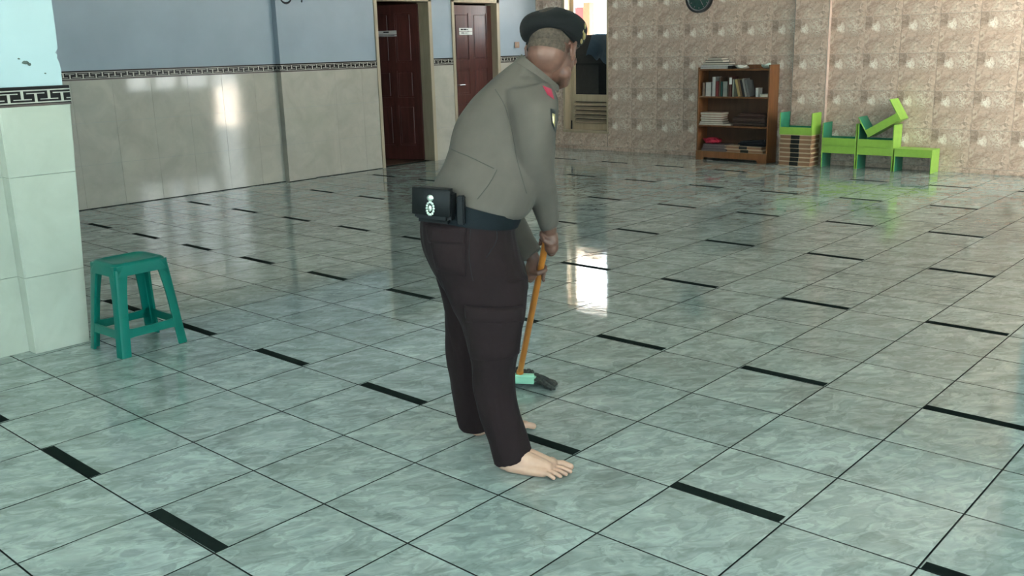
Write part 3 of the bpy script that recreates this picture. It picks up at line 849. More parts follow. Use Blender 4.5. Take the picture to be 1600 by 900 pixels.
# ================================================================== GREEN PLASTIC STOOL
def stool():
    root = empty('plastic_stool', (-0.965, 0.895, 0), 0.03)
    H = 0.455
    def half(z): return 0.163 - 0.040 * z / H, 0.180 - 0.042 * z / H       # half sizes in x, y
    th = 0.012
    def leg(sx, sy):
        b = bmesh.new(); rings = []
        for k in range(9):
            z = (H - 0.030) * k / 8
            hx, hy = half(z); w = 0.050 + 0.016 * max(0, (k - 4) / 4.0) ** 2; r = 0.014
            outer = [(hx - w, hy), (hx - r, hy), (hx - r * 0.3, hy - r * 0.3), (hx, hy - r), (hx, hy - w)]
            inner = [(hx - th, hy - w), (hx - th, hy - th - 0.004), (hx - th - 0.004, hy - th), (hx - w, hy - th)]
            rings.append([Vector((sx * x, sy * y, z)) for x, y in outer + inner])
        loft(b, rings)
        return b
    for sx in (-1, 1):
        for sy in (-1, 1):
            obj('leg', leg(sx, sy), 'plastic_green', root, smooth=True, angle=35)
    # seat with rounded rim and skirt
    b = bmesh.new(); rings = []
    def rr(hx, hy, z, r=0.045, n=6):
        out = []
        for cx, cy, a0 in ((hx - r, hy - r, 0), (-hx + r, hy - r, 90), (-hx + r, -hy + r, 180), (hx - r, -hy + r, 270)):
            for k in range(n + 1):
                a = math.radians(a0 + 90 * k / n); out.append(Vector((cx + r * math.cos(a), cy + r * math.sin(a), z)))
        return out
    hx, hy = half(H * 0.97)
    for z in (H - 0.062, H - 0.045, H - 0.030):
        a_, b_ = half(z); rings.append(rr(a_ + 0.0012, b_ + 0.0012, z, 0.022 + 0.02 * (z - H + 0.062) / 0.03))
    for z, s in ((H - 0.018, 0.001), (H - 0.009, -0.001), (H - 0.002, -0.008), (H, -0.016), (H - 0.001, -0.026), (H - 0.006, -0.034)):
        rings.append(rr(hx + s, hy + s, z))
    loft(b, rings)
    obj('seat', b, 'plastic_green', root, smooth=True, angle=50)
    # skirt between the legs, arched below
    for axis in (0, 1):
        for s in (-1, 1):
            z0, z1 = H - 0.062, H - 0.012
            hx0, hy0 = half(z0); a0 = (hx0 if axis == 0 else hy0)
            n = 12; b = bmesh.new(); rings = []
            span = (half(H * 0.9)[1 - axis]) - 0.012
            for k in range(n + 1):
                t = -1 + 2 * k / n; u = t * span
                zl = z0 - 0.035 * max(0.0, abs(t) - 0.55) ** 2 / 0.2 + 0.006
                q = []
                for z in (zl, z1):
                    f = half(z)[axis]
                    for off in ((0.0, th) if z == zl else (th, 0.0)):
                        q.append(Vector((s * (f - off), u, z)) if axis == 0 else Vector((u, s * (f - off), z)))
                rings.append(q)
            loft(b, rings); obj('skirt', b, 'plastic_green', root)
            # low stretcher
            z0, z1 = 0.093, 0.133; b = bmesh.new(); rings = []
            span = half(0.11)[1 - axis] - 0.02
            for k in range(n + 1):
                t = -1 + 2 * k / n; u = t * span
                e = 0.016 * max(0.0, abs(t) - 0.55) ** 2 / 0.2
                q = []
                for z, offs in ((z0 - e * 0.4, (0.001, th)), (z1 + e, (th, 0.001))):
                    f = half(z)[axis]
                    for off in offs: q.append(Vector((s * (f - off), u, z)) if axis == 0 else Vector((u, s * (f - off), z)))
                rings.append(q)
            loft(b, rings); obj('stretcher', b, 'plastic_green', root)
    return tag(root, 'teal green plastic stool standing beside the tiled column', 'stool')
stool()

# ================================================================== BOOKSHELF
SX0, SX1, SY0, SY1 = -2.705, -1.742, 9.205, 9.440
shelf = empty('bookshelf', (SX0, SY0, 0))
W, Dp = SX1 - SX0, SY1 - SY0
obj('side_panel', boxes((0, 0.018, 0, Dp, 0.0, 1.125), bevel=0.002), 'shelf_wood', shelf)
obj('side_panel', boxes((W - 0.018, W, 0, Dp, 0.0, 1.150), bevel=0.002), 'shelf_wood', shelf)
obj('back_panel', boxes((0.018, W - 0.018, Dp - 0.008, Dp, 0.05, 1.12)), 'shelf_back', shelf)
for z in (1.085, 0.757, 0.410, 0.088):
    obj('shelf_board', boxes((0.018, W - 0.018, 0.004, Dp - 0.008, z, z + 0.020), bevel=0.002), 'shelf_wood', shelf)
b = bmesh.new(); prism(b, [(0, 0), (0.10, 0), (0.115, 0.035), (W - 0.135, 0.035), (W - 0.115, 0), (W, 0), (W, 0.112), (0, 0.112)], 'y', -0.012, 0.006)
obj('plinth', b, 'shelf_wood', shelf)
obj('top_rail', boxes((0.40, W - 0.13, Dp - 0.03, Dp - 0.010, 1.105, 1.150), bevel=0.002), 'shelf_wood', shelf)
tag(shelf, 'orange-brown wooden bookshelf with four shelves against the back wall', 'bookshelf')

PG = paper('page_edges', (0.60, 0.55, 0.46))
def book(x0, z, w, h, d, col, label, lean=0.0, group=None, yoff=0.0):
    """upright book, spine to the viewer, base at shelf-local x0"""
    root = empty('book', (SX0 + x0 + w / 2, SY0 + 0.03 + yoff, z + w / 2 * math.sin(abs(lean)))); root.rotation_euler = (0, lean, 0)
    t = min(0.004, w * 0.18)
    m = paper('book_' + '_'.join('%02d' % int(c * 99) for c in col), col, 0.5)
    obj('cover', boxes((-w / 2, -w / 2 + t, 0, d, 0, h), (w / 2 - t, w / 2, 0, d, 0, h), (-w / 2, w / 2, 0, t, 0, h)), m, root)
    obj('pages', boxes((-w / 2 + t, w / 2 - t, t, d - 0.004, 0.004, h - 0.004)), PG, root)
    return tag(root, label, 'book', group)
def flat_book(x0, z, w, h, d, col, label, yoff=0.0, rz=0.0, pages=None):
    """lying book, fore-edge to the viewer"""
    root = empty('book', (SX0 + x0 + w / 2, SY0 + 0.015 + yoff + d / 2, z), rz)
    t = min(0.004, h * 0.2)
    m = paper('book_' + '_'.join('%02d' % int(c * 99) for c in col), col, 0.5)
    obj('cover', boxes((-w / 2, w / 2, -d / 2, d / 2, 0, t), (-w / 2, w / 2, -d / 2, d / 2, h - t, h), (-w / 2, w / 2, d / 2 - t, d / 2, 0, h)), m, root)
    obj('pages', boxes((-w / 2 + 0.003, w / 2 - 0.003, -d / 2 + 0.003, d / 2 - t, t, h - t)), pages or PG, root)
    return tag(root, label, 'book')
BLK, WHT, BRN, CRM = (0.02, 0.02, 0.022), (0.50, 0.50, 0.50), (0.085, 0.05, 0.035), (0.50, 0.42, 0.33)
# stack on top of the shelf
z = 1.106
PW = paper('white_page_edges', (0.66, 0.66, 0.62))
for (x0, w, h, col, lab, pg) in (
        (0.000, 0.37, 0.022, BLK, 'black covered book at the bottom of the stack on the bookshelf top', PW),
        (0.010, 0.36, 0.024, BLK, 'black covered book second from the bottom on the bookshelf top', PW),
        (0.035, 0.36, 0.028, (0.05, 0.035, 0.03), 'wide cream-edged book third from the bottom on the bookshelf top', None),
        (0.070, 0.24, 0.028, BLK, 'black covered book fourth from the bottom on the bookshelf top', None),
        (0.105, 0.19, 0.026, (0.06, 0.04, 0.03), 'smallest book topmost of the stack on the bookshelf top', None)):
    flat_book(x0 + 0.021, z, w, h, 0.16, col, lab, pages=pg); z += h + 0.0005
flat_book(0.398, 1.106, 0.055, 0.036, 0.13, BLK, 'small thick black book beside the stack on the bookshelf top', pages=M['black'])
def crumple(name, x0, z, w, h, d, col, label, seed, yoff=0.02, mat=None):
    b = bmesh.new()
    ellipsoid(b, (0, 0, h / 2), (w / 2, d / 2, h / 2), seg=18, rings=10)
    for v in b.verts:
        nn = noise.noise_vector(Vector((v.co.x * 22 + seed, v.co.y * 22, v.co.z * 40)))
        v.co += nn * min(w, d) * 0.20
        v.co.z = max(0.0, min(v.co.z, h))
    o = obj(name, b, mat or paper(name + '_%d' % seed, col), None, (SX0 + x0 + w / 2, SY0 + yoff + d / 2, z), smooth=True, angle=30)
    return tag(o, label, 'paper' if 'paper' in name else 'cloth')
crumple('crumpled_paper', 0.475, 1.1055, 0.15, 0.045, 0.14, (0.55, 0.55, 0.50), 'crumpled white paper in the middle of the bookshelf top', 3)
crumple('crumpled_paper', 0.825, 1.1055, 0.105, 0.062, 0.13, (0.50, 0.60, 0.54), 'crumpled pale green paper at the right end of the bookshelf top', 8)
# upright books on the upper shelf
z = 0.7775
for (x0, w, h, col, lab, lean) in (
        (0.050, 0.040, 0.165, (0.19, 0.13, 0.10), 'brown book leftmost of the upright row', 0),
        (0.094, 0.078, 0.168, (0.44, 0.43, 0.42), 'thick pale grey book second in the upright row', 0),
        (0.186, 0.046, 0.232, (0.48, 0.47, 0.46), 'tall off-white book in the upright row', 0),
        (0.237, 0.040, 0.180, (0.22, 0.035, 0.035), 'red book in the upright row', 0),
        (0.279, 0.022, 0.230, (0.16, 0.10, 0.07), 'tall thin brown book beside the red book', 0),
        (0.303, 0.026, 0.178, (0.035, 0.14, 0.115), 'dark teal book in the upright row', 0),
        (0.332, 0.064, 0.178, (0.28, 0.30, 0.27), 'thick grey-green book in the upright row', 0),
        (0.399, 0.018, 0.232, (0.11, 0.06, 0.04), 'tall thin dark brown book beside the grey-green book', 0),
        (0.419, 0.036, 0.236, (0.10, 0.03, 0.025), 'tall dark red book with a white band', 0),
        (0.462, 0.020, 0.205, (0.36, 0.40, 0.33), 'thin pale green book starting the leaning group', 0),
        (0.541, 0.034, 0.205, (0.42, 0.32, 0.14), 'yellow book leaning left', -0.26),
        (0.578, 0.026, 0.200, (0.18, 0.105, 0.055), 'brown book leaning left beside the yellow one', -0.26),
        (0.607, 0.024, 0.200, (0.03, 0.03, 0.032), 'black book in the leaning group', -0.26),
        (0.634, 0.030, 0.215, (0.25, 0.25, 0.24), 'grey book leaning left', -0.26),
        (0.667, 0.034, 0.195, (0.15, 0.155, 0.16), 'dark grey book last of the leaning group', -0.26)):
    bk = book(x0, z, w, h, 0.15, col, lab + ' on the upper shelf', lean)
    if 'white band' in lab:
        obj('spine_label', boxes((-w / 2, w / 2, -0.001, 0.0, 0.145, 0.225)), 'white', bk)
book(0.770, z, 0.036, 0.105, 0.10, (0.70, 0.71, 0.70), 'small bright white booklet standing alone on the upper shelf')
flat_book(0.840, z, 0.095, 0.036, 0.14, (0.38, 0.42, 0.38), 'pale grey-green book lying at the right end of the upper shelf')
# stack on the middle shelf
z = 0.4305
flat_book(0.020, z, 0.44, 0.018, 0.18, (0.50, 0.46, 0.40), 'wide white folder at the bottom of the middle shelf stack'); z += 0.0185
for k, (x0, w, h, col, lab) in enumerate((
        (0.028, 0.32, 0.024, (0.05, 0.04, 0.035), 'dark covered book lowest of the middle shelf book stack'),
        (0.045, 0.29, 0.026, (0.14, 0.07, 0.05), 'brown book second from the bottom in the middle shelf stack'),
        (0.035, 0.29, 0.024, (0.22, 0.10, 0.08), 'reddish brown book third in the middle shelf stack'),
        (0.045, 0.28, 0.030, (0.32, 0.12, 0.10), 'red-edged book fourth in the middle shelf stack'),
        (0.035, 0.30, 0.028, (0.38, 0.24, 0.19), 'pinkish book topmost of the middle shelf stack'))):
    flat_book(x0, z, w, h, 0.17, col, lab, rz=rnd.uniform(-0.04, 0.04), yoff=0.004); z += h + 0.0005
z = 0.4305
for k, (x0, w, h, lab) in enumerate((
        (0.455, 0.475, 0.055, 'dark brown folded mat at the bottom right of the middle shelf'),
        (0.465, 0.460, 0.048, 'dark brown folded mat in the middle of the middle shelf pile'),
        (0.540, 0.380, 0.040, 'dark brown folded mat on top of the middle shelf pile'))):
    b = boxes((-w / 2, w / 2, 0, 0.18, 0, h), bevel=h * 0.36, seg=3)
    for v in b.verts: v.co.z += 0.004 * noise.noise(Vector((v.co.x * 9, v.co.y * 9, k))) if v.co.z > h * 0.3 else 0
    o = obj('folded_mat', b, paper('dark_brown_mat_%d' % k, (0.050 + 0.008 * k, 0.033, 0.025), 0.9), None, (SX0 + x0 + w / 2, SY0 + 0.02, z), smooth=True, angle=50)
    tag(o, lab, 'mat'); z += h + 0.0005
# bottom shelf
z = 0.1085
for (x0, w, h, col, lab) in ((0.060, 0.35, 0.030, (0.085, 0.065, 0.070), 'dark purple book lowest at the left of the bottom shelf'),
                             (0.075, 0.34, 0.030, (0.060, 0.045, 0.050), 'dark purple book second from the bottom on the bottom shelf'),
                             (0.085, 0.33, 0.028, (0.10, 0.07, 0.075), 'dark purple book topmost on the bottom shelf under red cloth')):
    flat_book(x0, z, w, h, 0.18, col, lab, pages=paper('dull_mauve_pages', (0.15, 0.12, 0.12))); z += h + 0.0005
crumple('red_cloth', 0.055, z - 0.0, 0.23, 0.075, 0.15, (0.36, 0.012, 0.035), 'bunched crimson cloth at the left of the bottom shelf', 5, 0.02)

# folded low wooden tables with a black strap
def folded_table(loc, w, d, h, label, group, rz=0.0, strap=True):
    root = empty('folded_table', loc, rz)
    t = 0.007
    obj('top_board', boxes((-w / 2, w / 2, 0, d, h - t, h), bevel=0.001), 'table_edge', root)
    obj('bottom_board', boxes((-w / 2, w / 2, 0, d, 0, t), bevel=0.001), 'table_edge', root)
    obj('folded_leg', boxes((-w / 2 + 0.01, -0.05, 0.006, d - 0.01, t, h - t)), 'table_wood', root)
    obj('folded_leg', boxes((0.05, w / 2 - 0.012, 0.006, d - 0.01, t, h - t)), 'table_wood', root)
    obj('strap', boxes((-0.055, 0.050, -0.003, 0.004, 0.004, h - 0.003)), 'black', root)
    return tag(root, label, 'folding table', group)
z = 0.1085
order = ['lower', 'upper']
for k in range(2):
    folded_table((SX0 + 0.66 - 0.02 * k, SY0 + 0.012, z), 0.50, 0.17, 0.040, 'pale folded wooden table with black strap, %s of two on the bottom shelf' % order[k], 'folded tables on the bottom shelf'); z += 0.0405
b = boxes((-0.19, 0.19, 0, 0.16, 0, 0.085), bevel=0.028, seg=3)
for v in b.verts: v.co.z *= 1 - 0.45 * max(0, -v.co.x / 0.19)
o = obj('black_cloth', b, paper('black_folded_cloth', (0.012, 0.013, 0.018), 0.9), None, (SX0 + 0.735, SY0 + 0.03, z), smooth=True, angle=50)
tag(o, 'folded black cloth lying on the folded tables in the bookshelf', 'cloth')

# ================================================================== STACK OF FOLDED TABLES AND GREEN BENCHES
names = ['lowest', 'second', 'third', 'fourth', 'fifth', 'sixth', 'topmost']
z = 0.0005
for k in range(7):
    folded_table((-1.372 + rnd.uniform(-0.008, 0.008), 9.150 + rnd.uniform(-0.006, 0.004), z), 0.400, 0.235, 0.051,
                 ('brown folded wooden table with black strap, %s of the floor stack beside the bookshelf' % names[k] if k in (0, 6) else
                  'brown folded wooden table with black strap, %s from the floor in the stack' % names[k]), 'stacked folded tables', rnd.uniform(-0.02, 0.02))
    z += 0.0512
STACK_TOP = z

LB, HB, DB = 0.398, 0.250, 0.240
def bench(label, group='green low benches'):
    """U-shaped low bench: top at z=HB, two end panels, aprons; origin at floor centre front"""
    root = empty('low_bench')
    t = 0.011
    top = obj('top', boxes((-LB / 2, LB / 2, 0.0, DB, HB - t, HB), bevel=0.0015), 'lime', root)
    obj('underside', boxes((-LB / 2 + t, LB / 2 - t, t, DB - t, HB - t - 0.002, HB - t + 0.001)), 'teal', top)
    for s in (-1, 1):
        a, b = sorted((s * LB / 2, s * (LB / 2 - t)))
        e = obj('end_panel', boxes((a, b, 0.0, DB, 0.0, HB - t), bevel=0.0015), 'lime', root)
        a, b = sorted((s * (LB / 2 - t), s * (LB / 2 - t - 0.002)))
        obj('inner_face', boxes((a, b, 0.003, DB - 0.003, 0.0, HB - t)), 'teal', e)
    for y0, y1, yi in ((0.0, t, t), (DB - t, DB, DB - t - 0.002)):
        e = obj('apron', boxes((-LB / 2 + t, LB / 2 - t, y0, y1, HB - 0.085, HB - t)), 'lime', root)
        obj('inner_face', boxes((-LB / 2 + t, LB / 2 - t, yi, yi + 0.002, HB - 0.085, HB - t)), 'teal', e)
    tag(root, label, 'bench', group)
    return root
YBN = 9.235
proto = bench('lime green low bench standing on its legs at the right end of the row')
proto.location = (-0.058, YBN, 0)
def place(loc, rot, label):
    o = copy_tree(proto); o.location = loc; o.rotation_euler = rot; o['label'] = label
    return o
place((-0.473, YBN, 0), (0, 0, 0), 'lime green low bench on its legs in the middle of the row')
place((-0.885, YBN, 0), (0, 0, 0), 'lime green low bench on its legs next to the folded table stack')
FL = math.pi
def upside(cx, z0, label, yy=YBN, rz=0.0):
    # turned over: rotate about y by 180 degrees
    return place((cx, yy, z0 + HB), (0, FL, rz), label)
upside(-0.885, HB + 0.001, 'green bench turned upside down on the leftmost floor bench, empty')
upside(-0.473, HB + 0.001, 'green bench turned upside down, holding the tilted bench')
upside(-1.378, STACK_TOP, 'green bench turned upside down on the stack of folded tables', 9.165)
# tilted one resting in the upturned bench
ang = math.radians(31)
cx0, cz0 = -0.556, 0.357
mid = Vector((cx0 + LB / 2 * math.cos(ang), 0, cz0 + LB / 2 * math.sin(ang)))
nrm = Vector((-math.sin(ang), 0, math.cos(ang)))
org = mid + nrm * HB
o = place((org.x, YBN + 0.002, org.z), (0, FL - ang, 0), 'tilted green bench leaning on top of the upturned benches')

# ================================================================== PERSON
PO = Vector((1.40, 1.05, 0)); PANG = 0.726196
# local axes: x to the right of the picture, y away from the viewer, z up
HIP = [(-0.073, 0.030, 0.902, 0.148, -0.055, 0.150), (-0.092, 0.030, 0.869, 0.154, -0.039, 0.158), (-0.101, 0.030, 0.826, 0.162, -0.027, 0.165),
       (-0.092, 0.030, 0.753, 0.170, -0.022, 0.172), (-0.070, 0.030, 0.680, 0.164, -0.015, 0.170), (-0.050, 0.030, 0.615, 0.151, -0.007, 0.160)]
LEG_R = [(-0.053, -0.030, 0.669, 0.154, -0.006, 0.100), (-0.038, -0.055, 0.573, 0.130, -0.007, 0.100), (-0.028, -0.075, 0.501, 0.103, -0.005, 0.092),
         (-0.025, -0.090, 0.419, 0.086, -0.004, 0.085), (-0.026, -0.095, 0.366, 0.075, -0.004, 0.078), (-0.026, -0.100, 0.289, 0.073, -0.004, 0.074),
         (-0.009, -0.105, 0.198, 0.072, -0.003, 0.072), (0.013, -0.115, 0.120, 0.071, 0.001, 0.070), (0.034, -0.125, 0.040, 0.067, 0.021, 0.066)]
LEG_L = [(-0.091, 0.100, 0.641, 0.136, -0.004, 0.100), (-0.092, 0.130, 0.499, 0.110, -0.003, 0.095), (-0.118, 0.150, 0.346, 0.089, -0.002, 0.085),
         (-0.120, 0.155, 0.217, 0.074, -0.002, 0.075), (-0.118, 0.160, 0.095, 0.062, -0.002, 0.070), (-0.112, 0.165, 0.034, 0.058, -0.002, 0.062)]
TORSO = [(-0.074, 0.030, 0.893, 0.140, -0.046, 0.146), (-0.060, 0.030, 0.912, 0.160, -0.050, 0.153), (-0.041, 0.040, 0.943, 0.166, -0.050, 0.152), (-0.019, 0.055, 0.988, 0.161, -0.050, 0.147),
         (0.003, 0.070, 1.038, 0.160, -0.047, 0.142), (0.015, 0.085, 1.094, 0.162, -0.039, 0.140), (0.030, 0.100, 1.157, 0.157, -0.030, 0.135),
         (0.055, 0.115, 1.224, 0.141, -0.017, 0.128), (0.085, 0.125, 1.279, 0.118, -0.016, 0.115), (0.123, 0.135, 1.317, 0.089, -0.029, 0.085), (0.144, 0.140, 1.328, 0.065, -0.044, 0.066)]
SLEEVE_R = [(0.112, 0.045, 1.296, 0.074, 0.007, 0.066), (0.124, 0.005, 1.251, 0.084, 0.008, 0.080), (0.130, -0.018, 1.200, 0.078, 0.008, 0.080), (0.130, -0.028, 1.137, 0.072, 0.002, 0.076),
            (0.132, -0.005, 1.056, 0.068, 0.004, 0.072), (0.145, 0.045, 0.968, 0.059, 0.007, 0.062), (0.165, 0.110, 0.881, 0.047, 0.007, 0.052),
            (0.177, 0.140, 0.831, 0.038, 0.008, 0.044), (0.183, 0.160, 0.792, 0.030, 0.010, 0.036)]
SLEEVE_L = [(-0.016, 0.220, 1.205, 0.078), (-0.046, 0.310, 1.104, 0.075), (-0.020, 0.360, 0.933, 0.066), (0.025, 0.355, 0.812, 0.060), (0.082, 0.330, 0.718, 0.050), (0.124, 0.312, 0.662, 0.042)]
BELT = [(-0.071, 0.030, 0.914, 0.156, -0.049, 0.163), (-0.082, 0.030, 0.884, 0.161, -0.040, 0.168), (-0.094, 0.030, 0.856, 0.165, -0.029, 0.172)]
COLLAR = [(0.139, 0.145, 1.312, 0.079, -0.045, 0.074), (0.149, 0.147, 1.329, 0.073, -0.051, 0.068), (0.158, 0.150, 1.342, 0.062, -0.053, 0.062)]
def interp(rs, sub=4):
    """smooth ring list by Catmull-Rom on all six numbers"""
    out = []
    for i in range(len(rs) - 1):
        p0, p1, p2, p3 = rs[max(i - 1, 0)], rs[i], rs[i + 1], rs[min(i + 2, len(rs) - 1)]
        for k in range(sub):
            t = k / sub
            out.append(tuple(0.5 * (2 * b + (c - a) * t + (2 * a - 5 * b + 4 * c - d) * t * t + (3 * b - a - 3 * c + d) * t ** 3) for a, b, c, d in zip(p0, p1, p2, p3)))
    out.append(rs[-1]); return out
def rings6(rs, s=1.0, p=1.0, n=28):
    return [ering((c[0], c[1], c[2]), Vector((c[3], 0, c[4])) * s, Vector((0, c[5], 0)) * s, n, p) for c in interp(rs)]

# --- mop stick line and grips
SB, ST = Vector((0.062, 0.690, 0.060)), Vector((0.167, 0.200, 0.725))
AX = (ST - SB).normalized()
def on_stick(t): return SB + (ST - SB) * t
# --- body: one continuous skin mesh
bb = bmesh.new()
loft(bb, rings6(TORSO[:-2], 0.78)); loft(bb, rings6(HIP, 0.86))
loft(bb, rings6(LEG_R[:-1] + [(0.016, -0.122, 0.085, 0.055, 0.0, 0.05)], 0.62)); loft(bb, rings6(LEG_L[:-1] + [(-0.105, 0.165, 0.08, 0.05, 0, 0.05)], 0.62))
tube(bb, [(0.120, 0.035, 1.225), (0.130, -0.012, 1.160), (0.132, -0.002, 1.056), (0.146, 0.047, 0.968), (0.165, 0.110, 0.881), (0.180, 0.150, 0.815), (0.182, 0.170, 0.772)], [0.046, 0.046, 0.042, 0.038, 0.034, 0.029, 0.026], 14)
tube(bb, [(-0.016, 0.235, 1.170), (-0.044, 0.308, 1.104), (-0.020, 0.358, 0.933), (0.025, 0.354, 0.812), (0.100, 0.322, 0.694), (0.128, 0.308, 0.640)], [0.046, 0.046, 0.042, 0.038, 0.031, 0.025], 14)
tube(bb, [(0.118, 0.132, 1.290), (0.152, 0.150, 1.340), (0.188, 0.165, 1.392)], [0.050, 0.055, 0.062], 16)
# head
HC = Vector((0.203, 0.172, 1.418))
hf = Vector((0.46, 0.82, -0.36)).normalized(); hr = Vector((0.8721, -0.4892, 0)).normalized(); hu = hr.cross(hf).normalized()
HM = Matrix((hr, hf, hu)).transposed()
def hp(x, y, z): return HC + HM @ Vector((x, y, z))
ellipsoid(bb, hp(0, -0.012, 0.035), (0.078, 0.098, 0.088), HM, 24, 16)
ellipsoid(bb, hp(0, 0.028, -0.045), (0.066, 0.070, 0.070), HM, 20, 14)
ellipsoid(bb, hp(0, -0.035, -0.030), (0.066, 0.066, 0.075), HM, 20, 14)
tube(bb, [hp(-0.045, 0.025, -0.085), hp(-0.022, 0.072, -0.100), hp(0, 0.082, -0.102), hp(0.022, 0.072, -0.100), hp(0.045, 0.025, -0.085)], [0.026, 0.023, 0.023, 0.023, 0.026], 10)
tube(bb, [hp(0, 0.086, 0.018), hp(0, 0.108, -0.022)], [0.009, 0.014], 8)                     # nose
for s in (-1, 1):
    ellipsoid(bb, hp(0.012 * s, 0.100, -0.028), (0.009, 0.009, 0.008), HM, 8, 6)
    ellipsoid(bb, hp(0.033 * s, 0.082, 0.026), (0.024, 0.012, 0.008), HM, 10, 6)              # brow
    ellipsoid(bb, hp(0.042 * s, 0.068, -0.028), (0.022, 0.020, 0.020), HM, 10, 6)             # cheek
    # ear: rim, lobe and inner dish
    pts = [hp(s * (0.078 + 0.016 * max(0, math.sin(a)) ** 0.7), 0.004 - 0.022 * math.sin(a), -0.012 + 0.033 * math.cos(a)) for a in [math.radians(q) for q in (-25, 10, 45, 90, 135, 175)]]
    tube(bb, pts, [0.005, 0.0055, 0.006, 0.006, 0.0055, 0.008], 8)
    ellipsoid(bb, hp(s * 0.079, -0.006, -0.014), (0.007, 0.016, 0.026), HM, 10, 8)
ellipsoid(bb, hp(0, 0.096, -0.062), (0.026, 0.008, 0.006), HM, 10, 6)
ellipsoid(bb, hp(0, 0.094, -0.073), (0.023, 0.009, 0.007), HM, 10, 6)
# feet
def foot(heel, toe, side):
    h = Vector((heel[0], heel[1], 0)); e = Vector((toe[0], toe[1], 0)) - h; L = e.length; e.normalize()
    n = Vector((e.y, -e.x, 0)) * side                      # outer side of the foot
    k = L / 0.262
    def fp(x, y, z): return h + n * x * 1.12 * k + e * y * k + Vector((0, 0, z))
    fm = Matrix((n, e, Vector((0, 0, 1)))).transposed()
    ellipsoid(bb, fp(0, 0.036, 0.030), (0.033, 0.038, 0.030), fm, 14, 10)
    tube(bb, [fp(0, 0.055, 0.135), fp(0, 0.058, 0.085), fp(0, 0.060, 0.05)], [0.036, 0.036, 0.038], 14)
    tube(bb, [fp(-0.002, 0.06, 0.060), fp(-0.010, 0.12, 0.046), fp(-0.014, 0.185, 0.026)], [0.036, 0.031, 0.023], 14)
    tube(bb, [fp(0.016, 0.05, 0.028), fp(0.026, 0.11, 0.024), fp(0.032, 0.170, 0.018)], [0.026, 0.024, 0.017], 12)
    tube(bb, [fp(-0.030, 0.185, 0.022), fp(0.000, 0.188, 0.022), fp(0.032, 0.172, 0.018)], [0.022, 0.020, 0.016], 12)
    tube(bb, [fp(0.008, 0.055, 0.060), fp(0.010, 0.125, 0.042), fp(0.010, 0.180, 0.026)], [0.036, 0.031, 0.022], 12)
    ends = [(-0.032, 0.250, 0.0125), (-0.006, 0.255, 0.0082), (0.014, 0.244, 0.0078), (0.031, 0.229, 0.0076), (0.046, 0.209, 0.0078)]
    sts = [(-0.031, 0.192), (-0.009, 0.198), (0.009, 0.194), (0.024, 0.185), (0.037, 0.172)]
    for (ex, ey, r), (sx, sy) in zip(ends, sts):
        mx, my = sx + (ex - sx) * 0.55, sy + (ey - sy) * 0.55
        tube(bb, [fp(sx, sy, 0.020), fp(mx, my, r + 0.010), fp(ex, ey, r + 0.0005)], [r * 1.1, r, r], 10)
foot((-0.025, -0.118), (0.233, -0.181), 1)
foot((-0.128, 0.168), (0.108, 0.262), -1)
# hands closed round the stick
def hand(center, wrist, palm_dir, wrap, top_first=True):
    c = Vector(center); w = Vector(wrist)
    u = Vector(palm_dir); u = (u - AX * u.dot(AX)).normalized(); v = AX.cross(u) * wrap
    def pt(a, r, off): return c + AX * off + (u * math.cos(math.radians(a)) + v * math.sin(math.radians(a))) * r
    # palm
    tube(bb, [w, (w + pt(-10, 0.038, 0.012)) / 2, pt(-10, 0.034, 0.0)], [0.024, 0.026, 0.026], 12)
    tube(bb, [pt(0, 0.032, 0.026), pt(0, 0.032, -0.028)], [0.019, 0.018], 10)
    for k, off in enumerate((0.031, 0.0115, -0.008, -0.0265)):
        r = (0.0085, 0.0088, 0.0084, 0.0076)[k]; reach = (215, 235, 225, 200)[k]
        pts = [pt(a, q, off) for a, q in ((15, 0.036), (62, 0.0335), (105, 0.0255), (150, 0.0215), (reach, 0.0205))]
        tube(bb, pts, [r * 1.12, r * 1.08, r, r * 0.96, r * 0.85], 9)
    # thumb leaves the side of the palm and closes the other way
    tube(bb, [pt(-25, 0.036, 0.026), pt(-70, 0.031, 0.038), pt(-115, 0.023, 0.042), pt(-150, 0.021, 0.040)], [0.0125, 0.0105, 0.0095, 0.0085], 9)
GR = on_stick(1.02); GL = on_stick(0.80)
hand(GR, (0.183, 0.172, 0.775), (0.55, -0.75, 0.2), 1)
hand(GL, (0.127, 0.308, 0.642), (-0.85, -0.1, 0.2), -1)
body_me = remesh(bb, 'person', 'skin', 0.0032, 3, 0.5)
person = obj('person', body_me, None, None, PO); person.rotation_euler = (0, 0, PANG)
tag(person, 'barefoot person in grey shirt and black beret bending to mop the floor', 'person')
# eyes
for s in (-1, 1):
    b = bmesh.new(); ellipsoid(b, hp(0.029 * s, 0.074, 0.010), (0.012, 0.012, 0.008), HM, 12, 8)
    e = obj('eye', b, 'eye_white', person, smooth=True)
    b = bmesh.new(); ellipsoid(b, hp(0.029 * s, 0.0838, 0.010), (0.005, 0.003, 0.005), HM, 10, 6)
    obj('iris', b, 'eye_dark', e, smooth=True)
# lips
b = bmesh.new(); ellipsoid(b, hp(0, 0.0985, -0.0625), (0.022, 0.007, 0.004), HM, 12, 6); ellipsoid(b, hp(0, 0.0975, -0.0705), (0.019, 0.007, 0.005), HM, 12, 6)
obj('lips', b, paper('lip', (0.33, 0.14, 0.12)), person, smooth=True)
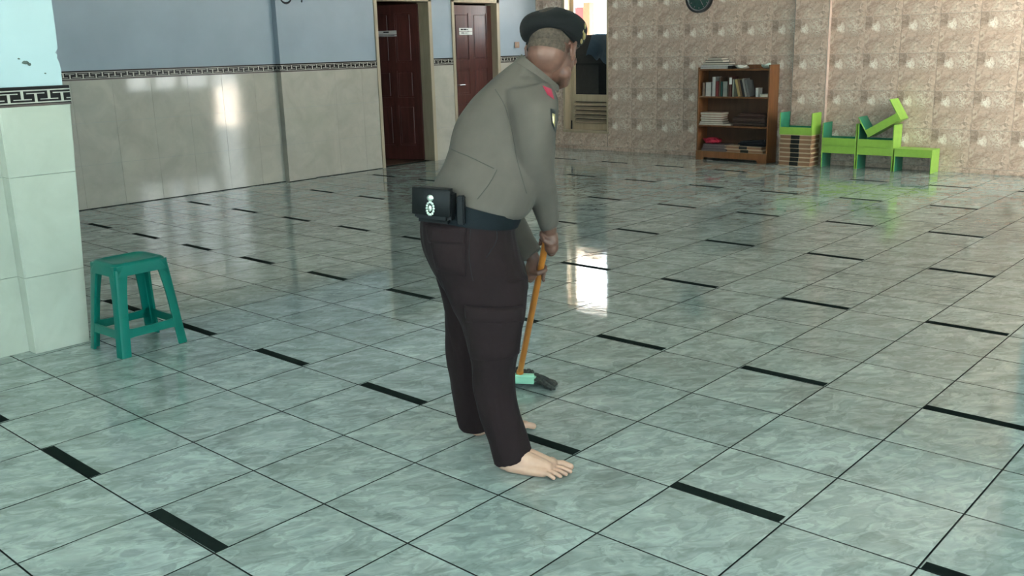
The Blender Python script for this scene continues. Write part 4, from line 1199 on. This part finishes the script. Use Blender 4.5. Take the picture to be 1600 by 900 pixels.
# toenails
# hair: cropped shell over the back and sides of the skull
b = bmesh.new()
ellipsoid(b, hp(0, -0.013, 0.034), (0.0805, 0.1005, 0.0905), HM, 32, 22)
ellipsoid(b, hp(0, -0.037, -0.024), (0.0685, 0.0685, 0.060), HM, 24, 16)
inv = HM.transposed()
kill = []
for v in b.verts:
    q = inv @ (v.co - HC)
    if (q.z < 0.005 and q.y > 0.0) or q.z < -0.045 or (q.y > 0.055 and q.z < 0.06) or (abs(q.x) > 0.055 and q.z < 0.012 and q.y > -0.03): kill.append(v)
bmesh.ops.delete(b, geom=kill, context='VERTS')
obj('hair', b, 'hair', person, smooth=True)

# --- trousers
def folds(scale, amp, seed, zs=0.5):
    def f(co):
        q = Vector((co.x * scale + seed, co.y * scale, co.z * scale * zs))
        return amp * (noise.noise(q) + 0.5 * noise.noise(q * 2.1))
    return f
tb = bmesh.new(); loft(tb, rings6(HIP)); loft(tb, rings6(LEG_R)); loft(tb, rings6(LEG_L))
tr_me = remesh(tb, 'trousers', 'trousers', 0.0065, 7, 0.5, folds(13, 0.0045, 3.0))
trousers = obj('trousers', tr_me, None, person); trousers['label'] = 'dark brown cargo trousers'
def bvh_of(me): return BVHTree.FromPolygons([v.co for v in me.vertices], [p.vertices for p in me.polygons])
tr_bvh = bvh_of(tr_me)
def surf(bvh, x, z, lift):
    hit = bvh.ray_cast(Vector((x, -1.0, z)), Vector((0, 1, 0)))
    if hit[0] is None:
        near = bvh.find_nearest(Vector((x, -0.1, z)))
        return near[0] + near[1] * lift
    nn = hit[1] if hit[1].y < 0 else -hit[1]
    return hit[0] + nn * lift
def patch(name, corners, bvh, lift, mat, parent, nx=10, nz=10):
    """cloth patch lying on a garment; corners (x, z): top-left, top-right, bottom-right, bottom-left"""
    a, b2, c, d = [Vector(q) for q in corners]
    bm = bmesh.new(); front, backv = [], []
    for i in range(nz + 1):
        t = i / nz; L = a.lerp(d, t); Rr = b2.lerp(c, t); rf, rb = [], []
        for k in range(nx + 1):
            q = L.lerp(Rr, k / nx)
            e = min(1.0, min(i, nz - i, k, nx - k) / 1.0)
            rf.append(bm.verts.new(surf(bvh, q.x, q.y, lift * (0.55 + 0.45 * e)))); rb.append(bm.verts.new(surf(bvh, q.x, q.y, -0.003)))
        front.append(rf); backv.append(rb)
    for i in range(nz):
        for k in range(nx):
            bm.faces.new((front[i][k], front[i][k + 1], front[i + 1][k + 1], front[i + 1][k])); bm.faces.new((backv[i][k], backv[i + 1][k], backv[i + 1][k + 1], backv[i][k + 1]))
    edge = [(0, k) for k in range(nx)] + [(i, nx) for i in range(nz)] + [(nz, k) for k in range(nx, 0, -1)] + [(i, 0) for i in range(nz, 0, -1)]
    for (i, k), (p, q) in zip(edge, edge[1:] + edge[:1]):
        bm.faces.new((front[i][k], backv[i][k], backv[p][q], front[p][q]))
    return obj(name, bm, mat, parent, smooth=True, angle=60)
def seam(name, pts, bvh, r, mat, parent):
    q = catmull([(x, 0, z) for x, z in pts], 6)
    b = bmesh.new(); tube(b, [surf(bvh, p.x, p.z, r * 0.3) for p in q], r, 6)
    return obj(name, b, mat, parent, smooth=True)
bp = patch('back_pocket', [(-0.228, 0.855), (-0.100, 0.858), (-0.106, 0.696), (-0.205, 0.712)], tr_bvh, 0.012, 'trousers', trousers, 12, 12)
patch('pocket_flap', [(-0.232, 0.860), (-0.098, 0.862), (-0.104, 0.800), (-0.222, 0.800)], tr_bvh, 0.018, 'trousers', trousers, 12, 6)
patch('cargo_pocket', [(-0.108, 0.590), (0.076, 0.575), (0.056, 0.421), (-0.094, 0.413)], tr_bvh, 0.016, 'trousers', trousers, 14, 12)
patch('cargo_flap', [(-0.112, 0.598), (0.078, 0.583), (0.070, 0.530), (-0.106, 0.540)], tr_bvh, 0.021, 'trousers', trousers, 14, 5)
seam('side_pocket_edge', [(-0.019, 0.872), (-0.003, 0.842), (-0.004, 0.802), (-0.037, 0.755)], tr_bvh, 0.0022, 'trouser_seam', trousers)
seam('side_seam', [(-0.085, 0.85), (-0.092, 0.76), (-0.083, 0.68)], tr_bvh, 0.0016, 'trouser_seam', trousers)

# --- shirt
sb_ = bmesh.new(); loft(sb_, rings6(TORSO)); loft(sb_, rings6(SLEEVE_R))
tube(sb_, [q[:3] for q in SLEEVE_L], [q[3] for q in SLEEVE_L], 18, round_caps=False)
tube(sb_, [(0.06, 0.14, 1.245), (-0.016, 0.215, 1.198)], [0.085, 0.076], 16)
tube(sb_, [(0.085, 0.10, 1.255), (0.125, 0.045, 1.235)], [0.085, 0.08], 16)
shirt_me = remesh(sb_, 'shirt', 'shirt', 0.0065, 6, 0.5, folds(9, 0.0045, 11.0, 0.7))
shirt = obj('shirt', shirt_me, None, person); shirt['label'] = 'grey-brown long-sleeved uniform shirt'
sh_bvh = bvh_of(shirt_me)
b = bmesh.new(); rr_ = [ering(c[:3], Vector((c[3], 0, c[4])), Vector((0, c[5], 0)), 28) for c in COLLAR]
inner = [ering(c[:3], Vector((c[3], 0, c[4])) * 0.90, Vector((0, c[5], 0)) * 0.90, 28) for c in COLLAR[::-1]]
vr = loft(b, rr_ + inner, cap=False)
for k in range(28): b.faces.new((vr[-1][k], vr[-1][(k + 1) % 28], vr[0][(k + 1) % 28], vr[0][k]))
obj('collar', b, 'shirt', shirt, smooth=True, angle=60)
seam('yoke_seam', [(-0.148, 1.094), (-0.083, 1.074), (-0.005, 1.038)], sh_bvh, 0.0014, 'shirt_seam', shirt)
seam('side_dart', [(0.005, 1.033), (-0.022, 0.989), (-0.060, 0.945)], sh_bvh, 0.0012, 'shirt_seam', shirt)
seam('shoulder_seam', [(0.005, 1.285), (0.035, 1.235), (0.058, 1.15), (0.072, 1.06), (0.100, 0.95)], sh_bvh, 0.0012, 'shirt_seam', shirt)
p1 = patch('shoulder_badge', [(0.160, 1.295), (0.188, 1.283), (0.195, 1.252), (0.174, 1.268)], sh_bvh, 0.003, 'red', shirt, 5, 5)
p2 = patch('arm_badge', [(0.182, 1.225), (0.199, 1.220), (0.196, 1.148), (0.184, 1.178)], sh_bvh, 0.003, 'black', shirt, 4, 8)
patch('badge_emblem', [(0.186, 1.210), (0.195, 1.206), (0.193, 1.165), (0.187, 1.182)], sh_bvh, 0.0055, 'gold', p2, 3, 6)

# --- belt, pouch
b = bmesh.new()
o_ = [ering(c[:3], Vector((c[3], 0, c[4])), Vector((0, c[5], 0)), 36) for c in interp(BELT, 2)]
i_ = [ering(c[:3], Vector((c[3], 0, c[4])) * 0.9, Vector((0, c[5], 0)) * 0.9, 36) for c in interp(BELT, 2)[::-1]]
vr = loft(b, o_ + i_, cap=False)
for k in range(36): b.faces.new((vr[-1][k], vr[-1][(k + 1) % 36], vr[0][(k + 1) % 36], vr[0][k]))
belt = obj('belt', b, 'webbing', person, smooth=True, angle=50); belt['label'] = 'wide black webbing belt'
pouch = boxes((-0.066, 0.066, -0.030, 0.032, -0.056, 0.056), bevel=0.014, seg=3)
PM = Matrix.Translation((-0.197, -0.115, 0.930)) @ Matrix.Rotation(-0.38, 4, 'Z') @ Matrix.Rotation(0.06, 4, 'Y')
pouch.transform(PM)
po = obj('belt_pouch', pouch, 'leather', person, smooth=True, angle=60); po['label'] = 'black leather pouch on the belt with a silver emblem'
fb_ = boxes((-0.068, 0.068, -0.036, -0.029, -0.030, 0.058), bevel=0.003); fb_.transform(PM)
obj('pouch_flap', fb_, 'leather', po, smooth=True, angle=60)
cb = boxes((-0.012, 0.012, -0.012, 0.016, -0.050, 0.044), bevel=0.004, seg=2)
cb.transform(Matrix.Translation((-0.112, -0.140, 0.918)) @ Matrix.Rotation(-0.25, 4, 'Z'))
obj('belt_keeper', cb, 'leather', belt, smooth=True, angle=60)
eb = bmesh.new()       # plain cast crest: shield, wreath leaves and ribbon tails
ellipsoid(eb, (0, 0, 0.022), (0.012, 0.004, 0.011), None, 12, 8)
for q in range(14):
    a = 2 * math.pi * q / 14
    ellipsoid(eb, (0.0125 * math.cos(a), 0, -0.012 + 0.020 * math.sin(a)), (0.0045, 0.0035, 0.0050), None, 8, 6)
ellipsoid(eb, (0, -0.001, -0.011), (0.0062, 0.0035, 0.011), None, 10, 8)
eb.transform(PM @ Matrix.Translation((0.0, -0.038, 0.006)))
obj('crest', eb, 'silver', po, smooth=True)

# --- beret
BC = Vector((0.203, 0.180, 0))
b = bmesh.new(); rings = []
n = 40
#            cx     cz     rx     rd   near-side lift  tilt
BR = [(0.203, 1.440, 0.088, 0.090, 0.030, -0.010), (0.205, 1.441, 0.094, 0.097, 0.028, -0.012), (0.206, 1.452, 0.108, 0.112, 0.014, -0.010),
      (0.206, 1.472, 0.117, 0.120, 0.006, -0.006), (0.206, 1.495, 0.115, 0.116, 0.004, -0.004), (0.206, 1.517, 0.100, 0.102, 0.002, -0.003),
      (0.208, 1.532, 0.078, 0.080, 0.0, -0.001), (0.208, 1.541, 0.045, 0.05, 0.0, 0.0), (0.208, 1.544, 0.012, 0.012, 0.0, 0.0)]
for cx, cz, rx, rd, lift, tilt in BR:
    r_ = []
    for k in range(n):
        a = 2 * math.pi * k / n; ca, sa = math.cos(a), math.sin(a)
        x = cx + rx * ca; y = 0.176 + rd * sa
        z = cz + tilt * ca + lift * (0.5 - sa) * (1 - 0.9 * ca * ca) - 0.018 * ca * ca * (1 if cz < 1.46 else 0.3)
        z += 0.004 * math.sin(3 * a + cz * 40)
        r_.append(Vector((x, y, z)))
    rings.append(r_)
loft(b, rings)
beret = obj('beret', b, 'beret', person, smooth=True, angle=80); beret['label'] = 'black felt beret'
ss = beret.modifiers.new('s', 'SUBSURF'); ss.levels = 1; ss.render_levels = 1
tb_ = bmesh.new(); tube(tb_, [p + Vector((0, 0, -0.001)) for p in rings[0] + rings[0][:1]], 0.0045, 8, round_caps=False)
obj('rim_band', tb_, 'leather', beret, smooth=True)
gb = bmesh.new()
g0 = Vector((0.303, 0.125, 1.455))
for k, (dx, dz, s) in enumerate(((0.006, 0.026, 0.9), (-0.002, 0.010, 1.1), (0.003, -0.006, 1.2), (-0.006, -0.022, 0.9))):
    ellipsoid(gb, g0 + Vector((dx, 0, dz)), (0.005 * s, 0.013 * s, 0.011 * s), None, 10, 6)
obj('cap_badge', gb, 'gold', beret, smooth=True)

# ================================================================== MOP
mop = empty('mop', PO); mop.rotation_euler = (0, 0, PANG)
b = bmesh.new(); tube(b, [SB - AX * 0.012, on_stick(0.5), on_stick(1.09)], [0.0125, 0.0125, 0.0125], 14)
obj('handle', b, 'orange', mop, smooth=True, angle=60)
hb_ = boxes((-0.085, 0.085, -0.022, 0.022, -0.020, 0.020), bevel=0.010, seg=3)
hb_.transform(Matrix.Translation((0.048, 0.680, 0.046)) @ Matrix.Rotation(0.06, 4, 'Y'))
head_ = obj('mop_head', hb_, 'mint', mop, smooth=True, angle=60)
b = bmesh.new(); tube(b, [SB - AX * 0.03, SB + AX * 0.022], [0.017, 0.0155], 12); obj('socket', b, 'orange', head_, smooth=True)
# yarn strands trailing behind the head
b = bmesh.new(); rm = random.Random(5)
for k in range(90):
    a = math.radians(rm.uniform(-30, 120)); L = rm.uniform(0.05, 0.095)
    x0 = rm.uniform(0.118, 0.130) if a < 0.6 else rm.uniform(-0.03, 0.128)
    p0 = Vector((x0, rm.uniform(0.668, 0.70) if a < 0.6 else 0.702, 0.040)); dv_ = Vector((math.cos(a), math.sin(a), 0)); sd = Vector((-dv_.y, dv_.x, 0)) * rm.uniform(-0.02, 0.02)
    hz = rm.uniform(0.030, 0.070) if a > 0.6 else rm.uniform(0.02, 0.045)
    tube(b, catmull([p0, p0 + dv_ * L * 0.35 + sd * 0.5 + Vector((0, 0, hz - 0.036)), p0 + dv_ * L * 0.75 + sd + Vector((0, 0, hz * 0.55 - 0.036)), p0 + dv_ * L - Vector((0, 0, 0.032)) + sd * 0.4], 4), 0.0075, 6)
y_ = obj('mop_yarn', b, 'mop', mop, smooth=True); tag(y_, kind='stuff')
tag(mop, 'mop with orange handle, mint green head and dark grey yarn', 'mop')
